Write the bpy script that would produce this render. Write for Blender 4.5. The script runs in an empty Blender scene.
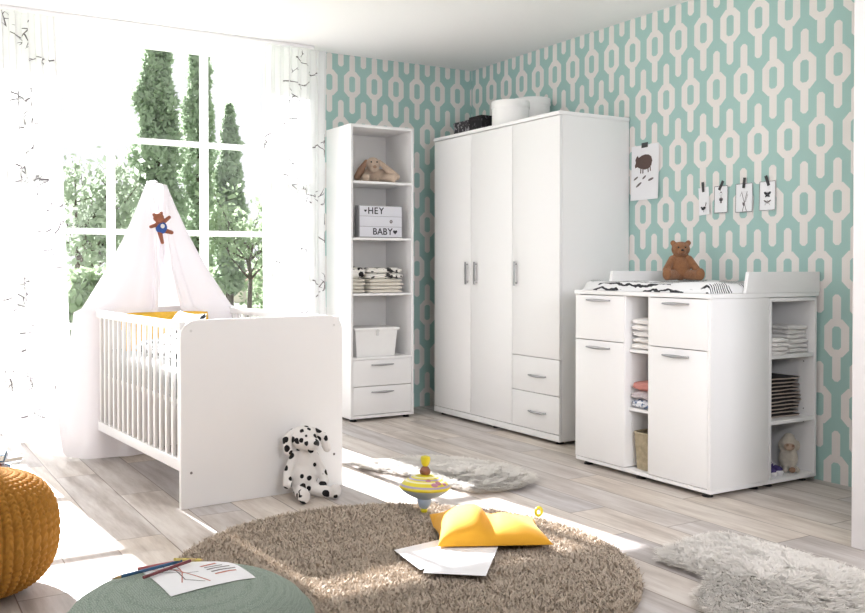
import bpy, bmesh, math, random
import numpy as np
from mathutils import Vector, Matrix

# ------------------------------------------------------------------ camera, world, lights, exposure
S = bpy.context.scene
COL = S.collection
cam_d = bpy.data.cameras.new('camera'); cam = bpy.data.objects.new('camera', cam_d); COL.objects.link(cam)
cam.location = (0, 0, 1.0552)
cam.rotation_euler = (math.pi/2 - 0.0116, 0, -0.5205)
cam_d.sensor_width = 36; cam_d.lens = 911.11/865*36
cam_d.shift_x = 0.0483; cam_d.shift_y = -0.0340
cam_d.clip_start = 0.05; cam_d.clip_end = 300
S.camera = cam
W = bpy.data.worlds.new('sky'); S.world = W; W.use_nodes = True
wn = W.node_tree.nodes; wl = W.node_tree.links
bg = wn['Background']
tc = wn.new('ShaderNodeTexCoord'); sx = wn.new('ShaderNodeSeparateXYZ'); rp = wn.new('ShaderNodeValToRGB')
wl.new(tc.outputs['Generated'], sx.inputs[0]); wl.new(sx.outputs['Z'], rp.inputs[0]); wl.new(rp.outputs[0], bg.inputs['Color'])
rp.color_ramp.elements[0].position = 0.0; rp.color_ramp.elements[0].color = (0.955, 0.955, 1.0, 1)
rp.color_ramp.elements[1].position = 0.8; rp.color_ramp.elements[1].color = (0.92, 0.94, 1.0, 1)
bg.inputs['Strength'].default_value = 1.0
sd = bpy.data.lights.new('sun', 'SUN'); sun = bpy.data.objects.new('sun', sd); COL.objects.link(sun)
sd.energy = 20.0; sd.angle = math.radians(0.6); sd.color = (0.96, 0.965, 1.0)
SUN_AZ, SUN_EL = math.radians(-4.2), math.radians(34.2)
sdir = Vector((math.sin(SUN_AZ)*math.cos(SUN_EL), math.cos(SUN_AZ)*math.cos(SUN_EL), math.sin(SUN_EL)))
sun.rotation_euler = sdir.to_track_quat('Z', 'Y').to_euler(); sun.location = (1.5, 9, 6)
def area(name, loc, target, sx_, sy_, power, col=(1, 1, 1)):
    d = bpy.data.lights.new(name, 'AREA'); d.shape = 'RECTANGLE'; d.size = sx_; d.size_y = sy_; d.energy = power; d.color = col
    o = bpy.data.objects.new(name, d); COL.objects.link(o); o.location = loc
    o.rotation_euler = (Vector(loc)-Vector(target)).to_track_quat('Z', 'Y').to_euler()
    return o
area('left_fill', (-2.4, 3.6, 1.5), (3.5, 4.0, 1.1), 3.6, 2.2, 24, (0.93, 0.95, 1.0))  # added fill lamp at the open left side, brightens left-facing fronts
area('ceiling_fill', (1.5, 0.7, 1.4), (2.1, 1.9, 2.57), 1.0, 1.0, 42, (0.95, 0.95, 1.0))  # added fill lamp aimed upwards to brighten the ceiling
sf = area('side_fill', (2.0, -0.6, 1.9), (3.80, 2.9, 0.55), 0.8, 0.8, 6.5, (0.95, 0.95, 1.0)); sf.data.spread = math.radians(58)
S.view_settings.view_transform = 'Standard'; S.view_settings.look = 'None'
S.view_settings.exposure = 0.10; S.view_settings.gamma = 1.0; S.view_settings.use_curve_mapping = False

PI = math.pi
R = math.radians
# ------------------------------------------------------------------ materials
def lin(c):
    return tuple((x/12.92 if x <= 0.04045 else ((x+0.055)/1.055)**2.4) for x in [v/255 for v in c]) + (1,)
class NT:
    def __init__(s, name):
        s.m = bpy.data.materials.new(name); s.m.use_nodes = True
        s.t = s.m.node_tree; s.b = s.t.nodes['Principled BSDF']; s.out = s.t.nodes['Material Output']
    def n(s, typ, **kw):
        x = s.t.nodes.new(typ)
        for k, v in kw.items(): setattr(x, k, v)
        return x
    def put(s, sock, v):
        if hasattr(v, 'links') or hasattr(v, 'is_linked'): s.t.links.new(v, sock)
        else: sock.default_value = v
    def m_(s, op, a, b=None, c=None):
        x = s.n('ShaderNodeMath', operation=op); s.put(x.inputs[0], a)
        if b is not None: s.put(x.inputs[1], b)
        if c is not None: s.put(x.inputs[2], c)
        return x.outputs[0]
    def mix(s, f, a, b):
        x = s.n('ShaderNodeMix', data_type='RGBA'); s.put(x.inputs[0], f); s.put(x.inputs[6], a); s.put(x.inputs[7], b)
        return x.outputs[2]
    def obj(s):
        return s.n('ShaderNodeTexCoord').outputs['Object']
    def scaled(s, v, sc):
        x = s.n('ShaderNodeMapping'); s.t.links.new(v, x.inputs[0]); x.inputs['Scale'].default_value = sc; return x.outputs[0]
    def noise(s, v, scale, detail=3, rough=.55, out=0):
        x = s.n('ShaderNodeTexNoise'); s.t.links.new(v, x.inputs['Vector']); x.inputs['Scale'].default_value = scale
        x.inputs['Detail'].default_value = detail; x.inputs['Roughness'].default_value = rough; return x.outputs[out]
    def bump(s, h, strength=.3, dist=.002):
        x = s.n('ShaderNodeBump'); s.t.links.new(h, x.inputs['Height']); x.inputs['Strength'].default_value = strength
        x.inputs['Distance'].default_value = dist; s.t.links.new(x.outputs[0], s.b.inputs['Normal'])
    def ss(s, v, a, b):
        x = s.n('ShaderNodeMapRange', interpolation_type='SMOOTHSTEP'); s.put(x.inputs[0], v)
        x.inputs[1].default_value = a; x.inputs[2].default_value = b; return x.outputs[0]
def mat(name, rgb, rough=.5, metal=0, var=.03, nscale=30, bump=0, bscale=200, spec=.5, sheen=0, bdist=.002):
    k = NT(name); c = lin(rgb); v = k.obj()
    f = k.noise(v, nscale)
    c2 = tuple(max(0, x*(1-var*3)) for x in c[:3]) + (1,)
    k.t.links.new(k.mix(f, c, c2), k.b.inputs['Base Color'])
    k.b.inputs['Roughness'].default_value = rough; k.b.inputs['Metallic'].default_value = metal
    k.b.inputs['Specular IOR Level'].default_value = spec; k.b.inputs['Sheen Weight'].default_value = sheen
    if bump: k.bump(k.noise(v, bscale, 2), bump, bdist)
    return k.m
def sheer(name, rgb, d=.45, t=.45, p=.1, bump=False):
    k = NT(name); c = lin(rgb)
    D = k.n('ShaderNodeBsdfDiffuse'); T = k.n('ShaderNodeBsdfTranslucent'); P = k.n('ShaderNodeBsdfTransparent')
    w = k.noise(k.obj(), 400, 1)
    cc = k.mix(w, c, tuple(x*.97 for x in c[:3]) + (1,))
    k.t.links.new(cc, D.inputs[0]); k.t.links.new(cc, T.inputs[0])
    m1 = k.n('ShaderNodeMixShader'); m1.inputs[0].default_value = t/(d+t)
    k.t.links.new(D.outputs[0], m1.inputs[1]); k.t.links.new(T.outputs[0], m1.inputs[2])
    m2 = k.n('ShaderNodeMixShader'); m2.inputs[0].default_value = p
    k.t.links.new(m1.outputs[0], m2.inputs[1]); k.t.links.new(P.outputs[0], m2.inputs[2])
    k.t.links.new(m2.outputs[0], k.out.inputs[0]); return k.m
M = {}
M['lacquer'] = mat('white_lacquered_board', (243, 242, 241), .32, var=.004, bump=.02, bscale=60)
M['inner'] = mat('white_board_inside', (238, 236, 233), .5, var=.004)
M['ceiling'] = mat('white_ceiling_paint', (246, 246, 245), .9, var=.005, bump=.05, bscale=300)
M['paint'] = mat('white_wall_paint', (222, 217, 215), .8, var=.008, bump=.05, bscale=300)
M['taupe'] = mat('bounce_cutting_wall_paint', (166, 164, 166), .85, var=.008)
M['frame'] = mat('white_window_paint', (248, 248, 248), .4, var=.003)
M['steel'] = mat('brushed_steel', (176, 176, 178), .35, 1, var=.03)
M['blackp'] = mat('black_plastic', (22, 22, 24), .45)
M['hole'] = mat('grey_screw_hole', (120, 115, 112), .6)
M['cap'] = mat('pale_screw_cap', (225, 224, 222), .35)
M['linen'] = mat('grey_white_linen', (200, 202, 202), .9, var=.05, bump=.3, bscale=500, sheen=.2)
M['mattress'] = mat('grey_mattress_ticking', (178, 180, 180), .9, var=.06, bump=.3, bscale=400)
M['mustard'] = mat('mustard_cotton', (238, 172, 38), .8, var=.03, bump=.4, bscale=700, sheen=.15)
M['yellowblanket'] = mat('yellow_blanket', (250, 196, 60), .85, var=.1, nscale=50, bump=.5, bscale=120)
M['paper'] = mat('white_paper', (242, 242, 244), .7, var=.01)
M['cream'] = mat('cream_cotton', (236, 230, 218), .9, var=.03, bump=.4, bscale=500, sheen=.2)
M['nappy'] = mat('white_nappy_cotton', (240, 237, 234), .9, var=.02, bump=.4, bscale=400, sheen=.2)
M['greycloth'] = mat('pale_grey_cotton', (206, 208, 208), .9, var=.06, bump=.4, bscale=400)
M['dark'] = mat('dark_edged_cloth', (38, 34, 36), .8, var=.1)
M['beige'] = mat('beige_cloth', (206, 190, 178), .85, var=.08, bump=.3, bscale=300)
M['pink'] = mat('salmon_cotton', (206, 140, 130), .9, var=.06, bump=.3, bscale=300)
M['pinkwhite'] = mat('rose_white_cotton', (226, 214, 216), .9, var=.2, nscale=60, bump=.3, bscale=300)
M['bear'] = mat('brown_plush', (178, 124, 84), .95, var=.2, nscale=60, bump=1, bscale=260, sheen=.15, bdist=.006)
M['tan'] = mat('tan_plush', (222, 198, 176), .95, var=.12, nscale=60, bump=.9, bscale=260, sheen=.2, bdist=.006)
M['tandark'] = mat('dark_tan_plush', (178, 142, 118), .95, var=.12, nscale=60, bump=.9, bscale=260, bdist=.006)
M['white_plush'] = mat('white_plush', (232, 222, 206), .95, var=.1, nscale=80, bump=1, bscale=220, sheen=.3, bdist=.008)
M['face'] = mat('tan_plush_face', (206, 178, 156), .95, var=.1)
M['wicker'] = mat('pale_wicker', (214, 198, 166), .75, var=.2, nscale=40)
M['box'] = mat('white_fibreboard_box', (244, 243, 241), .6, var=.01)
M['lilac'] = mat('white_plastic_lightbox', (222, 223, 230), .4, var=.01)
M['lightbox_case'] = mat('grey_lightbox_case', (150, 150, 152), .5)
M['ink'] = mat('black_ink', (46, 46, 52), .6)
M['inkgrey'] = mat('grey_ink', (120, 112, 112), .7)
M['brownink'] = mat('brown_ink', (98, 78, 72), .7)
M['redink'] = mat('red_crayon', (196, 120, 104), .8)
M['tape'] = mat('black_tape', (62, 62, 64), .6)
M['toyyellow'] = mat('yellow_tin', (222, 208, 46), .35, var=.03)
M['toycream'] = mat('cream_tin_stripe', (240, 236, 190), .35)
M['toylilac'] = mat('lilac_tin_stripe', (172, 160, 196), .35)
M['toyblue'] = mat('blue_grey_tin', (184, 202, 222), .35)
M['toypink'] = mat('pink_tin_figure', (190, 130, 150), .35)
M['toybrown'] = mat('brown_tin_figure', (140, 92, 70), .4)
M['pencil_blue'] = mat('blue_pencil_paint', (28, 88, 132), .35)
M['pencil_red'] = mat('dark_red_pencil_paint', (120, 36, 44), .35)
M['pencil_rose'] = mat('rose_pencil_paint', (178, 84, 84), .35)
M['pencil_yellow'] = mat('yellow_pencil_paint', (226, 206, 110), .35)
M['wood'] = mat('bare_pencil_wood', (214, 178, 128), .6)
M['bookblue'] = mat('blue_book_cloth', (50, 100, 132), .6)
M['bookwhite'] = mat('pale_book_cover', (226, 222, 226), .5)
M['bookred'] = mat('rust_book_cover', (180, 112, 92), .6)
M['pages'] = mat('book_pages', (232, 226, 214), .8, var=.05, nscale=200)
M['sneaker'] = mat('purple_canvas', (76, 62, 118), .8)
M['rubber'] = mat('white_rubber', (232, 230, 232), .5)
M['net'] = sheer('sheer_white_netting', (250, 246, 249), .84, .14, .02)
M['curtain'] = sheer('sheer_white_curtain', (250, 250, 250), .62, .32, .05)
M['twig'] = mat('dark_twig_print', (112, 104, 108), .9)
M['blueplush'] = mat('blue_plush', (52, 84, 150), .9, bump=.6, bscale=260)
M['brownplush'] = mat('small_brown_plush', (150, 92, 70), .9, bump=.6, bscale=260)
M['bark'] = mat('tree_bark', (112, 100, 88), .9, var=.2, bump=.5, bscale=20)
M['lawn'] = mat('lawn_green', (176, 190, 158), .95, var=.2, nscale=2)
M['shedwall'] = mat('pale_shed_wall', (216, 204, 196), .9)
M['shedroof'] = mat('shed_roof', (170, 130, 118), .9)
def leafmat(name, rgb, dark=.62, sc=1.5, tr=.5):
    k = NT(name); c = lin(rgb)
    D = k.n('ShaderNodeBsdfDiffuse'); T = k.n('ShaderNodeBsdfTranslucent')
    f = k.noise(k.obj(), sc)
    cc = k.mix(f, c, tuple(x*dark for x in c[:3]) + (1,))
    k.t.links.new(cc, D.inputs[0]); k.t.links.new(cc, T.inputs[0])
    m1 = k.n('ShaderNodeMixShader'); m1.inputs[0].default_value = tr
    k.t.links.new(D.outputs[0], m1.inputs[1]); k.t.links.new(T.outputs[0], m1.inputs[2])
    k.t.links.new(m1.outputs[0], k.out.inputs[0]); return k.m
M['fur'] = leafmat('ivory_sheepskin_wool', (255, 248, 238), .96, 30, .15); M['pile'] = leafmat('taupe_wool_pile', (246, 232, 212), .78, 200, .15)
M['poplar'] = leafmat('poplar_leaves', (194, 210, 184))  # tree leaf tones paled, outdoor haze is put into the colour
M['treeleaf'] = leafmat('broad_tree_leaves', (194, 206, 184))
M['hedge'] = leafmat('hedge_leaves', (190, 208, 172))
# window glass: thin clear pane
k = NT('window_glass'); T = k.n('ShaderNodeBsdfTransparent'); G = k.n('ShaderNodeBsdfGlossy'); G.inputs['Roughness'].default_value = .02
m1 = k.n('ShaderNodeMixShader'); m1.inputs[0].default_value = .02
k.t.links.new(T.outputs[0], m1.inputs[1]); k.t.links.new(G.outputs[0], m1.inputs[2]); k.t.links.new(m1.outputs[0], k.out.inputs[0]); M['glass'] = k.m
# wallpaper (axis 0 = x, 1 = y)
def wallpaper(name, axis, c0):
    k = NT(name); pos = k.n('ShaderNodeNewGeometry').outputs['Position']
    sp = k.n('ShaderNodeSeparateXYZ'); k.t.links.new(pos, sp.inputs[0]); u = sp.outputs[axis]; z = sp.outputs[2]
    PX, PZ = 0.1825, 0.6635
    def lattice(du, dz):
        uu = k.m_('ABSOLUTE', k.m_('SUBTRACT', k.m_('MODULO', k.m_('ADD', u, PX*40 - c0 - du + PX/2), PX), PX/2))
        zz = k.m_('ABSOLUTE', k.m_('SUBTRACT', k.m_('MODULO', k.m_('ADD', z, PZ*10 - 1.703 - dz + PZ/2), PZ), PZ/2))
        def octa(w, h, ch, r=0):
            a = k.m_('SUBTRACT', uu, w); b = k.m_('SUBTRACT', zz, h)
            c = k.m_('MULTIPLY', k.m_('SUBTRACT', k.m_('ADD', uu, zz), w+h-ch), .75)
            return k.m_('MAXIMUM', k.m_('MAXIMUM', a, b), c)
        outer = octa(.066, .092, .036); inner = octa(.0235, .056, .012); stem = octa(.0225, .212, .014)
        ring = k.m_('MAXIMUM', outer, k.m_('MULTIPLY', inner, -1))
        stem = k.m_('MAXIMUM', stem, k.m_('SUBTRACT', .075, zz))
        return k.m_('MINIMUM', ring, stem)
    d = k.m_('MINIMUM', lattice(0, 0), lattice(PX/2, PZ/2))
    f = k.ss(d, -.0012, .0012)
    nz = k.noise(k.scaled(pos, (1, 1, 1)), 3)
    cream = k.mix(nz, lin((236, 231, 226)), lin((230, 225, 221)))
    teal = k.mix(nz, lin((168, 201, 195)), lin((162, 196, 190)))
    k.t.links.new(k.mix(f, cream, teal), k.b.inputs['Base Color'])
    k.b.inputs['Roughness'].default_value = .75; k.bump(k.noise(pos, 350, 2), .08, .001); return k.m
M['paper_right'] = wallpaper('geometric_wallpaper_right', 1, 3.032)
M['paper_back'] = wallpaper('geometric_wallpaper_back', 0, 3.031)
# floor boards
k = NT('whitewashed_floor_boards'); pos = k.obj(); sp = k.n('ShaderNodeSeparateXYZ'); k.t.links.new(pos, sp.inputs[0])
bx_ = k.m_('DIVIDE', k.m_('ADD', sp.outputs[0], 20.0), .2); row = k.m_('FLOOR', bx_); fx = k.m_('FRACT', bx_)
wn1 = k.n('ShaderNodeTexWhiteNoise', noise_dimensions='1D'); k.t.links.new(row, wn1.inputs['W'])
by_ = k.m_('ADD', k.m_('DIVIDE', k.m_('ADD', sp.outputs[1], 20.0), 1.2), wn1.outputs['Value']); cell = k.m_('FLOOR', by_); fy = k.m_('FRACT', by_)
cmb = k.n('ShaderNodeCombineXYZ'); k.t.links.new(row, cmb.inputs[0]); k.t.links.new(cell, cmb.inputs[1])
wn2 = k.n('ShaderNodeTexWhiteNoise', noise_dimensions='3D'); k.t.links.new(cmb.outputs[0], wn2.inputs['Vector'])
off = k.n('ShaderNodeVectorMath', operation='ADD'); k.t.links.new(k.scaled(pos, (9, 1.1, 1)), off.inputs[0])
sc_ = k.n('ShaderNodeVectorMath', operation='SCALE'); k.t.links.new(wn2.outputs['Color'], sc_.inputs[0]); sc_.inputs['Scale'].default_value = 30
k.t.links.new(sc_.outputs[0], off.inputs[1])
g1 = k.noise(off.outputs[0], 1.6, 6, .65); g2 = k.noise(off.outputs[0], 6, 4, .6)
r1 = k.n('ShaderNodeValToRGB'); k.t.links.new(g1, r1.inputs[0])
e = r1.color_ramp.elements; e[0].position = .30; e[0].color = lin((178, 168, 160)); e[1].position = .62; e[1].color = lin((228, 223, 219))
e2 = r1.color_ramp.elements.new(.46); e2.color = lin((208, 200, 194))
tint = k.mix(wn2.outputs['Value'], lin((222, 222, 226)), lin((255, 249, 240)))
mulc = k.n('ShaderNodeMix', data_type='RGBA', blend_type='MULTIPLY'); mulc.inputs[0].default_value = 1
k.t.links.new(r1.outputs[0], mulc.inputs[6]); k.t.links.new(tint, mulc.inputs[7])
c2 = k.mix(k.m_('MULTIPLY', k.ss(g2, .55, .75), .25), mulc.outputs[2], lin((150, 134, 122)))
ex = k.m_('MINIMUM', fx, k.m_('SUBTRACT', 1.0, fx)); ey = k.m_('MINIMUM', fy, k.m_('SUBTRACT', 1.0, fy))
seam = k.m_('MINIMUM', k.m_('MULTIPLY', ex, .2), k.m_('MULTIPLY', ey, 1.2))
sm = k.ss(seam, .0010, .0032)
k.t.links.new(k.mix(sm, lin((128, 112, 98)), c2), k.b.inputs['Base Color'])
k.b.inputs['Roughness'].default_value = .42
hh = k.m_('ADD', k.m_('MULTIPLY', g2, .3), sm); k.bump(hh, .35, .0015); M['floor'] = k.m
# printed cotton: black brush marks on white
def printed(name, base, ink, scale, thr, wave=False, band=None):
    k = NT(name); v = k.obj(); n1 = k.noise(v, scale, 2, .5); n2 = k.noise(k.scaled(v, (1, 1, 1)), scale*.35, 1, .5)
    if wave:
        w = k.n('ShaderNodeTexWave', wave_type='BANDS'); k.t.links.new(v, w.inputs[0]); w.inputs['Scale'].default_value = scale; w.inputs['Distortion'].default_value = 4
        f = k.m_('MULTIPLY', k.ss(w.outputs['Fac'], .60, .66), k.ss(n2, thr, thr+.02))
    else: f = k.ss(n1, thr, thr+.02)
    k.t.links.new(k.mix(f, lin(base), lin(ink)), k.b.inputs['Base Color']); k.b.inputs['Roughness'].default_value = .9
    k.bump(k.noise(v, 500, 2), .2, .001); return k.m
M['bwprint'] = printed('black_white_printed_cotton', (236, 233, 226), (34, 32, 34), 26, .56)
M['bedprint'] = printed('bed_linen_black_print', (222, 223, 224), (40, 42, 46), 34, .54)
M['matprint'] = printed('changing_mat_print', (232, 232, 232), (48, 48, 52), 20, .47, True)
M['blueprint'] = printed('blue_white_printed_cotton', (228, 230, 236), (92, 116, 150), 40, .52)
M['greyprint'] = printed('dark_floral_box_print', (48, 46, 50), (150, 146, 148), 40, .56)
M['darkprint'] = printed('black_floral_box_print', (26, 24, 28), (88, 84, 90), 44, .62)
# dalmatian spots
k = NT('dalmatian_plush'); v = k.obj(); vo = k.n('ShaderNodeTexVoronoi'); k.t.links.new(v, vo.inputs['Vector']); vo.inputs['Scale'].default_value = 24
vo.inputs['Randomness'].default_value = .75
nn = k.noise(v, 50, 2); wv = k.n('ShaderNodeSeparateColor'); k.t.links.new(vo.outputs['Color'], wv.inputs[0])
rad = k.m_('ADD', k.m_('MULTIPLY', wv.outputs[0], .26), .17)
dd = k.m_('SUBTRACT', k.m_('ADD', vo.outputs['Distance'], k.m_('MULTIPLY', nn, .22)), k.m_('ADD', rad, .15))
f = k.ss(dd, -.02, .02)
k.t.links.new(k.mix(f, lin((24, 22, 24)), lin((236, 232, 228))), k.b.inputs['Base Color']); k.b.inputs['Roughness'].default_value = .95
k.bump(k.noise(v, 260, 2), .8, .004); M['dalmatian'] = k.m
# rug pile, fur, knit
M['pile'] = mat('taupe_wool_pile', (222, 206, 188), .95, var=.14, nscale=60, spec=.1)
M['rugback'] = mat('rug_backing', (206, 192, 174), .95)
M['fur'] = mat('ivory_sheepskin_wool', (250, 245, 238), .9, var=.05, nscale=30, spec=.1)
M['knit'] = mat('mustard_knit_cord', (188, 130, 44), .85, var=.1, nscale=60, bump=.5, bscale=500, bdist=.001)
k = NT('sage_green_embossed_fabric'); v = k.obj(); vo = k.n('ShaderNodeTexVoronoi', feature='DISTANCE_TO_EDGE'); k.t.links.new(v, vo.inputs['Vector'])
vo.inputs['Scale'].default_value = 190; vo.inputs['Randomness'].default_value = .6
f = k.ss(vo.outputs['Distance'], .03, .22)
k.t.links.new(k.mix(f, lin((144, 160, 146)), lin((180, 194, 182))), k.b.inputs['Base Color']); k.b.inputs['Roughness'].default_value = .9
k.bump(f, .9, .003); M['sage'] = k.m

# ------------------------------------------------------------------ helpers
class MB:
    def __init__(s): s.v = []; s.f = []; s.mi = []
    def add(s, vs, fs, mi=0):
        o = len(s.v); s.v += [tuple(p) for p in vs]; s.f += [tuple(i+o for i in f) for f in fs]; s.mi += [mi]*len(fs); return s
    def box(s, x0, x1, y0, y1, z0, z1, b=0.0, mi=0, mtx=None):
        bm = bmesh.new(); bmesh.ops.create_cube(bm, size=1)
        for q in bm.verts: q.co = Vector(((x0+x1)/2+q.co.x*(x1-x0), (y0+y1)/2+q.co.y*(y1-y0), (z0+z1)/2+q.co.z*(z1-z0)))
        if b: bmesh.ops.bevel(bm, geom=list(bm.edges), offset=b, segments=2, profile=.6, affect='EDGES')
        bm.verts.ensure_lookup_table(); bm.verts.index_update()
        vs = [(mtx @ q.co if mtx else q.co.copy()) for q in bm.verts]; fs = [[q.index for q in f.verts] for f in bm.faces]; bm.free()
        return s.add(vs, fs, mi)
    def lathe(s, prof, seg=32, c=(0, 0, 0), mi=0, axis='z', cap=True, mis=None):
        vs, fs = [], []
        for (r, z) in prof:
            for i in range(seg):
                a = 2*PI*i/seg; p = (r*math.cos(a), r*math.sin(a), z)
                if axis == 'x': p = (p[2], p[0], p[1])
                if axis == 'y': p = (p[0], p[2], p[1])
                vs.append((p[0]+c[0], p[1]+c[1], p[2]+c[2]))
        n0 = len(s.f)
        for j in range(len(prof)-1):
            fs_ = [[j*seg+i, j*seg+(i+1) % seg, (j+1)*seg+(i+1) % seg, (j+1)*seg+i] for i in range(seg)]
            fs += fs_
        s.add(vs, fs, mi)
        if mis:
            for j, mm in enumerate(mis):
                for i in range(seg): s.mi[n0+j*seg+i] = mm
        if cap:
            o = len(s.v)-len(vs)
            s.f.append(tuple(o+i for i in reversed(range(seg)))); s.mi.append(mis[0] if mis else mi)
            s.f.append(tuple(o+(len(prof)-1)*seg+i for i in range(seg))); s.mi.append(mis[-1] if mis else mi)
        return s
    def tube(s, pts, r, seg=8, mi=0):
        pts = [Vector(p) for p in pts]; n = len(pts); rs = r if isinstance(r, (list, tuple)) else [r]*n
        vs, fs = [], []; prev = None
        for i, p in enumerate(pts):
            t = (pts[min(i+1, n-1)]-pts[max(i-1, 0)]).normalized()
            a = prev if prev is not None else (Vector((0, 0, 1)) if abs(t.z) < .9 else Vector((1, 0, 0)))
            u = t.cross(a).normalized(); w = u.cross(t).normalized(); prev = w
            for k_ in range(seg):
                q = 2*PI*k_/seg; vs.append(p + rs[i]*(math.cos(q)*u + math.sin(q)*w))
        for i in range(n-1):
            for k_ in range(seg): fs.append([i*seg+k_, i*seg+(k_+1) % seg, (i+1)*seg+(k_+1) % seg, (i+1)*seg+k_])
        fs.append(list(range(seg))[::-1]); fs.append([(n-1)*seg+k_ for k_ in range(seg)])
        return s.add(vs, fs, mi)
    def ell(s, c, r, rot=None, seg=20, rings=12, mi=0):
        vs, fs = [], []; m = rot if rot else Matrix.Identity(3); c = Vector(c)
        for j in range(rings+1):
            ph = PI*j/rings
            for i in range(seg):
                a = 2*PI*i/seg
                vs.append(c + m @ Vector((r[0]*math.sin(ph)*math.cos(a), r[1]*math.sin(ph)*math.sin(a), r[2]*math.cos(ph))))
        for j in range(rings):
            for i in range(seg): fs.append([j*seg+i, (j+1)*seg+i, (j+1)*seg+(i+1) % seg, j*seg+(i+1) % seg])
        return s.add(vs, fs, mi)
    def prism(s, poly, axis, a, b, mi=0):
        """poly: 2D points; extruded along axis between a and b"""
        n = len(poly)
        def P(p, h):
            return {'x': (h, p[0], p[1]), 'y': (p[0], h, p[1]), 'z': (p[0], p[1], h)}[axis]
        vs = [P(p, a) for p in poly] + [P(p, b) for p in poly]
        fs = [list(range(n))[::-1], [n+i for i in range(n)]] + [[i, (i+1) % n, n+(i+1) % n, n+i] for i in range(n)]
        return s.add(vs, fs, mi)
def link(o, parent=None):
    COL.objects.link(o)
    if parent: o.parent = parent
    return o
def wloc(o):
    v = Vector((0, 0, 0))
    while o is not None: v += Vector(o.location); o = o.parent
    return v
def mesh_obj(name, mb, mats, parent=None, smooth=True, world=False, angle=40, loc=None, merge=True):
    """world=True: vertices given in world coordinates, parent unrotated"""
    me = bpy.data.meshes.new(name)
    off = wloc(parent) if (world and parent) else Vector((0, 0, 0))
    if loc is not None: off = Vector(loc)
    vs = [(p[0]-off[0], p[1]-off[1], p[2]-off[2]) for p in mb.v]
    me.from_pydata(vs, [], mb.f)
    if not isinstance(mats, (list, tuple)): mats = [mats]
    for m in mats: me.materials.append(M[m] if isinstance(m, str) else m)
    if any(mb.mi): me.polygons.foreach_set('material_index', mb.mi)
    bm = bmesh.new(); bm.from_mesh(me)
    if merge: bmesh.ops.remove_doubles(bm, verts=bm.verts, dist=1e-5)
    bmesh.ops.recalc_face_normals(bm, faces=bm.faces); bm.to_mesh(me); bm.free()
    if smooth:
        me.polygons.foreach_set('use_smooth', [True]*len(me.polygons)); me.set_sharp_from_angle(angle=R(angle))
    me.update()
    o = bpy.data.objects.new(name, me); 
    if loc is not None: o.location = loc
    return link(o, parent)
def raw_obj(name, V, F, mat_, parent=None, smooth=False, loc=None):
    """fast mesh from numpy arrays (F: n x 3 or n x 4)"""
    me = bpy.data.meshes.new(name); V = np.asarray(V, dtype=np.float32)
    if loc is not None: V = V - np.array(loc, dtype=np.float32)
    F = np.asarray(F, dtype=np.int32); k_ = F.shape[1]
    me.vertices.add(len(V)); me.vertices.foreach_set('co', V.ravel())
    me.loops.add(F.size); me.loops.foreach_set('vertex_index', F.ravel())
    me.polygons.add(len(F)); me.polygons.foreach_set('loop_start', np.arange(0, F.size, k_, dtype=np.int32)); me.polygons.foreach_set('loop_total', np.full(len(F), k_, dtype=np.int32))
    if smooth: me.polygons.foreach_set('use_smooth', np.ones(len(F), dtype=bool))
    me.materials.append(M[mat_]); me.update(calc_edges=True); me.validate()
    o = bpy.data.objects.new(name, me)
    if loc is not None: o.location = loc
    return link(o, parent)
def tag(o, label=None, cat=None, group=None, kind=None):
    if label: o['label'] = label
    if cat: o['category'] = cat
    if group: o['group'] = group
    if kind: o['kind'] = kind
    return o
def thing(name, label, cat, loc=(0, 0, 0), rz=0, group=None):
    o = bpy.data.objects.new(name, None); o.empty_display_size = .05; o.location = loc; o.rotation_euler = (0, 0, rz)
    link(o); return tag(o, label, cat, group)
def struct(name, mb, m, smooth=False):
    o = mesh_obj(name, mb, m, smooth=smooth); o['kind'] = 'structure'; return o
def dup(root, loc, rz=None, label=None, group=None):
    r = root.copy(); COL.objects.link(r); r.location = loc
    if rz is not None: r.rotation_euler = (0, 0, rz)
    if label: r['label'] = label
    if group: r['group'] = group
    for ch in list(root.children):
        c = ch.copy(); COL.objects.link(c); c.parent = r
        for g in list(ch.children):
            d = g.copy(); COL.objects.link(d); d.parent = c
    return r
def blob(name, build, voxel, mat_, parent=None, smooth_it=6, loc=None):
    """one continuous soft body: overlapping lumps fused by a voxel remesh"""
    mb = MB(); build(mb)
    me = bpy.data.meshes.new('tmp'); me.from_pydata(mb.v, [], mb.f); o = bpy.data.objects.new('tmp', me); COL.objects.link(o)
    md = o.modifiers.new('r', 'REMESH'); md.mode = 'VOXEL'; md.voxel_size = voxel
    sm_ = o.modifiers.new('s', 'SMOOTH'); sm_.factor = .5; sm_.iterations = smooth_it
    dg = bpy.context.evaluated_depsgraph_get(); me2 = bpy.data.meshes.new_from_object(o.evaluated_get(dg))
    bpy.data.objects.remove(o); bpy.data.meshes.remove(me)
    me2.name = name; me2.materials.clear(); me2.materials.append(M[mat_]); me2.polygons.foreach_set('use_smooth', [True]*len(me2.polygons))
    r = bpy.data.objects.new(name, me2)
    if loc is not None: r.location = loc
    return link(r, parent)
def cap(mb, a, b, ra, rb, n=8):
    a, b = Vector(a), Vector(b)
    for i in range(n+1):
        t = i/n; r = ra+(rb-ra)*t; mb.ell(a.lerp(b, t), (r, r, r), seg=14, rings=8)
def rotz(a): return Matrix.Rotation(a, 3, 'Z')
def eul(x, y, z): return (Matrix.Rotation(z, 3, 'Z') @ Matrix.Rotation(y, 3, 'Y') @ Matrix.Rotation(x, 3, 'X'))

XR, YB, HC, YW = 4.076, 5.846, 2.5725, 6.20
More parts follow.
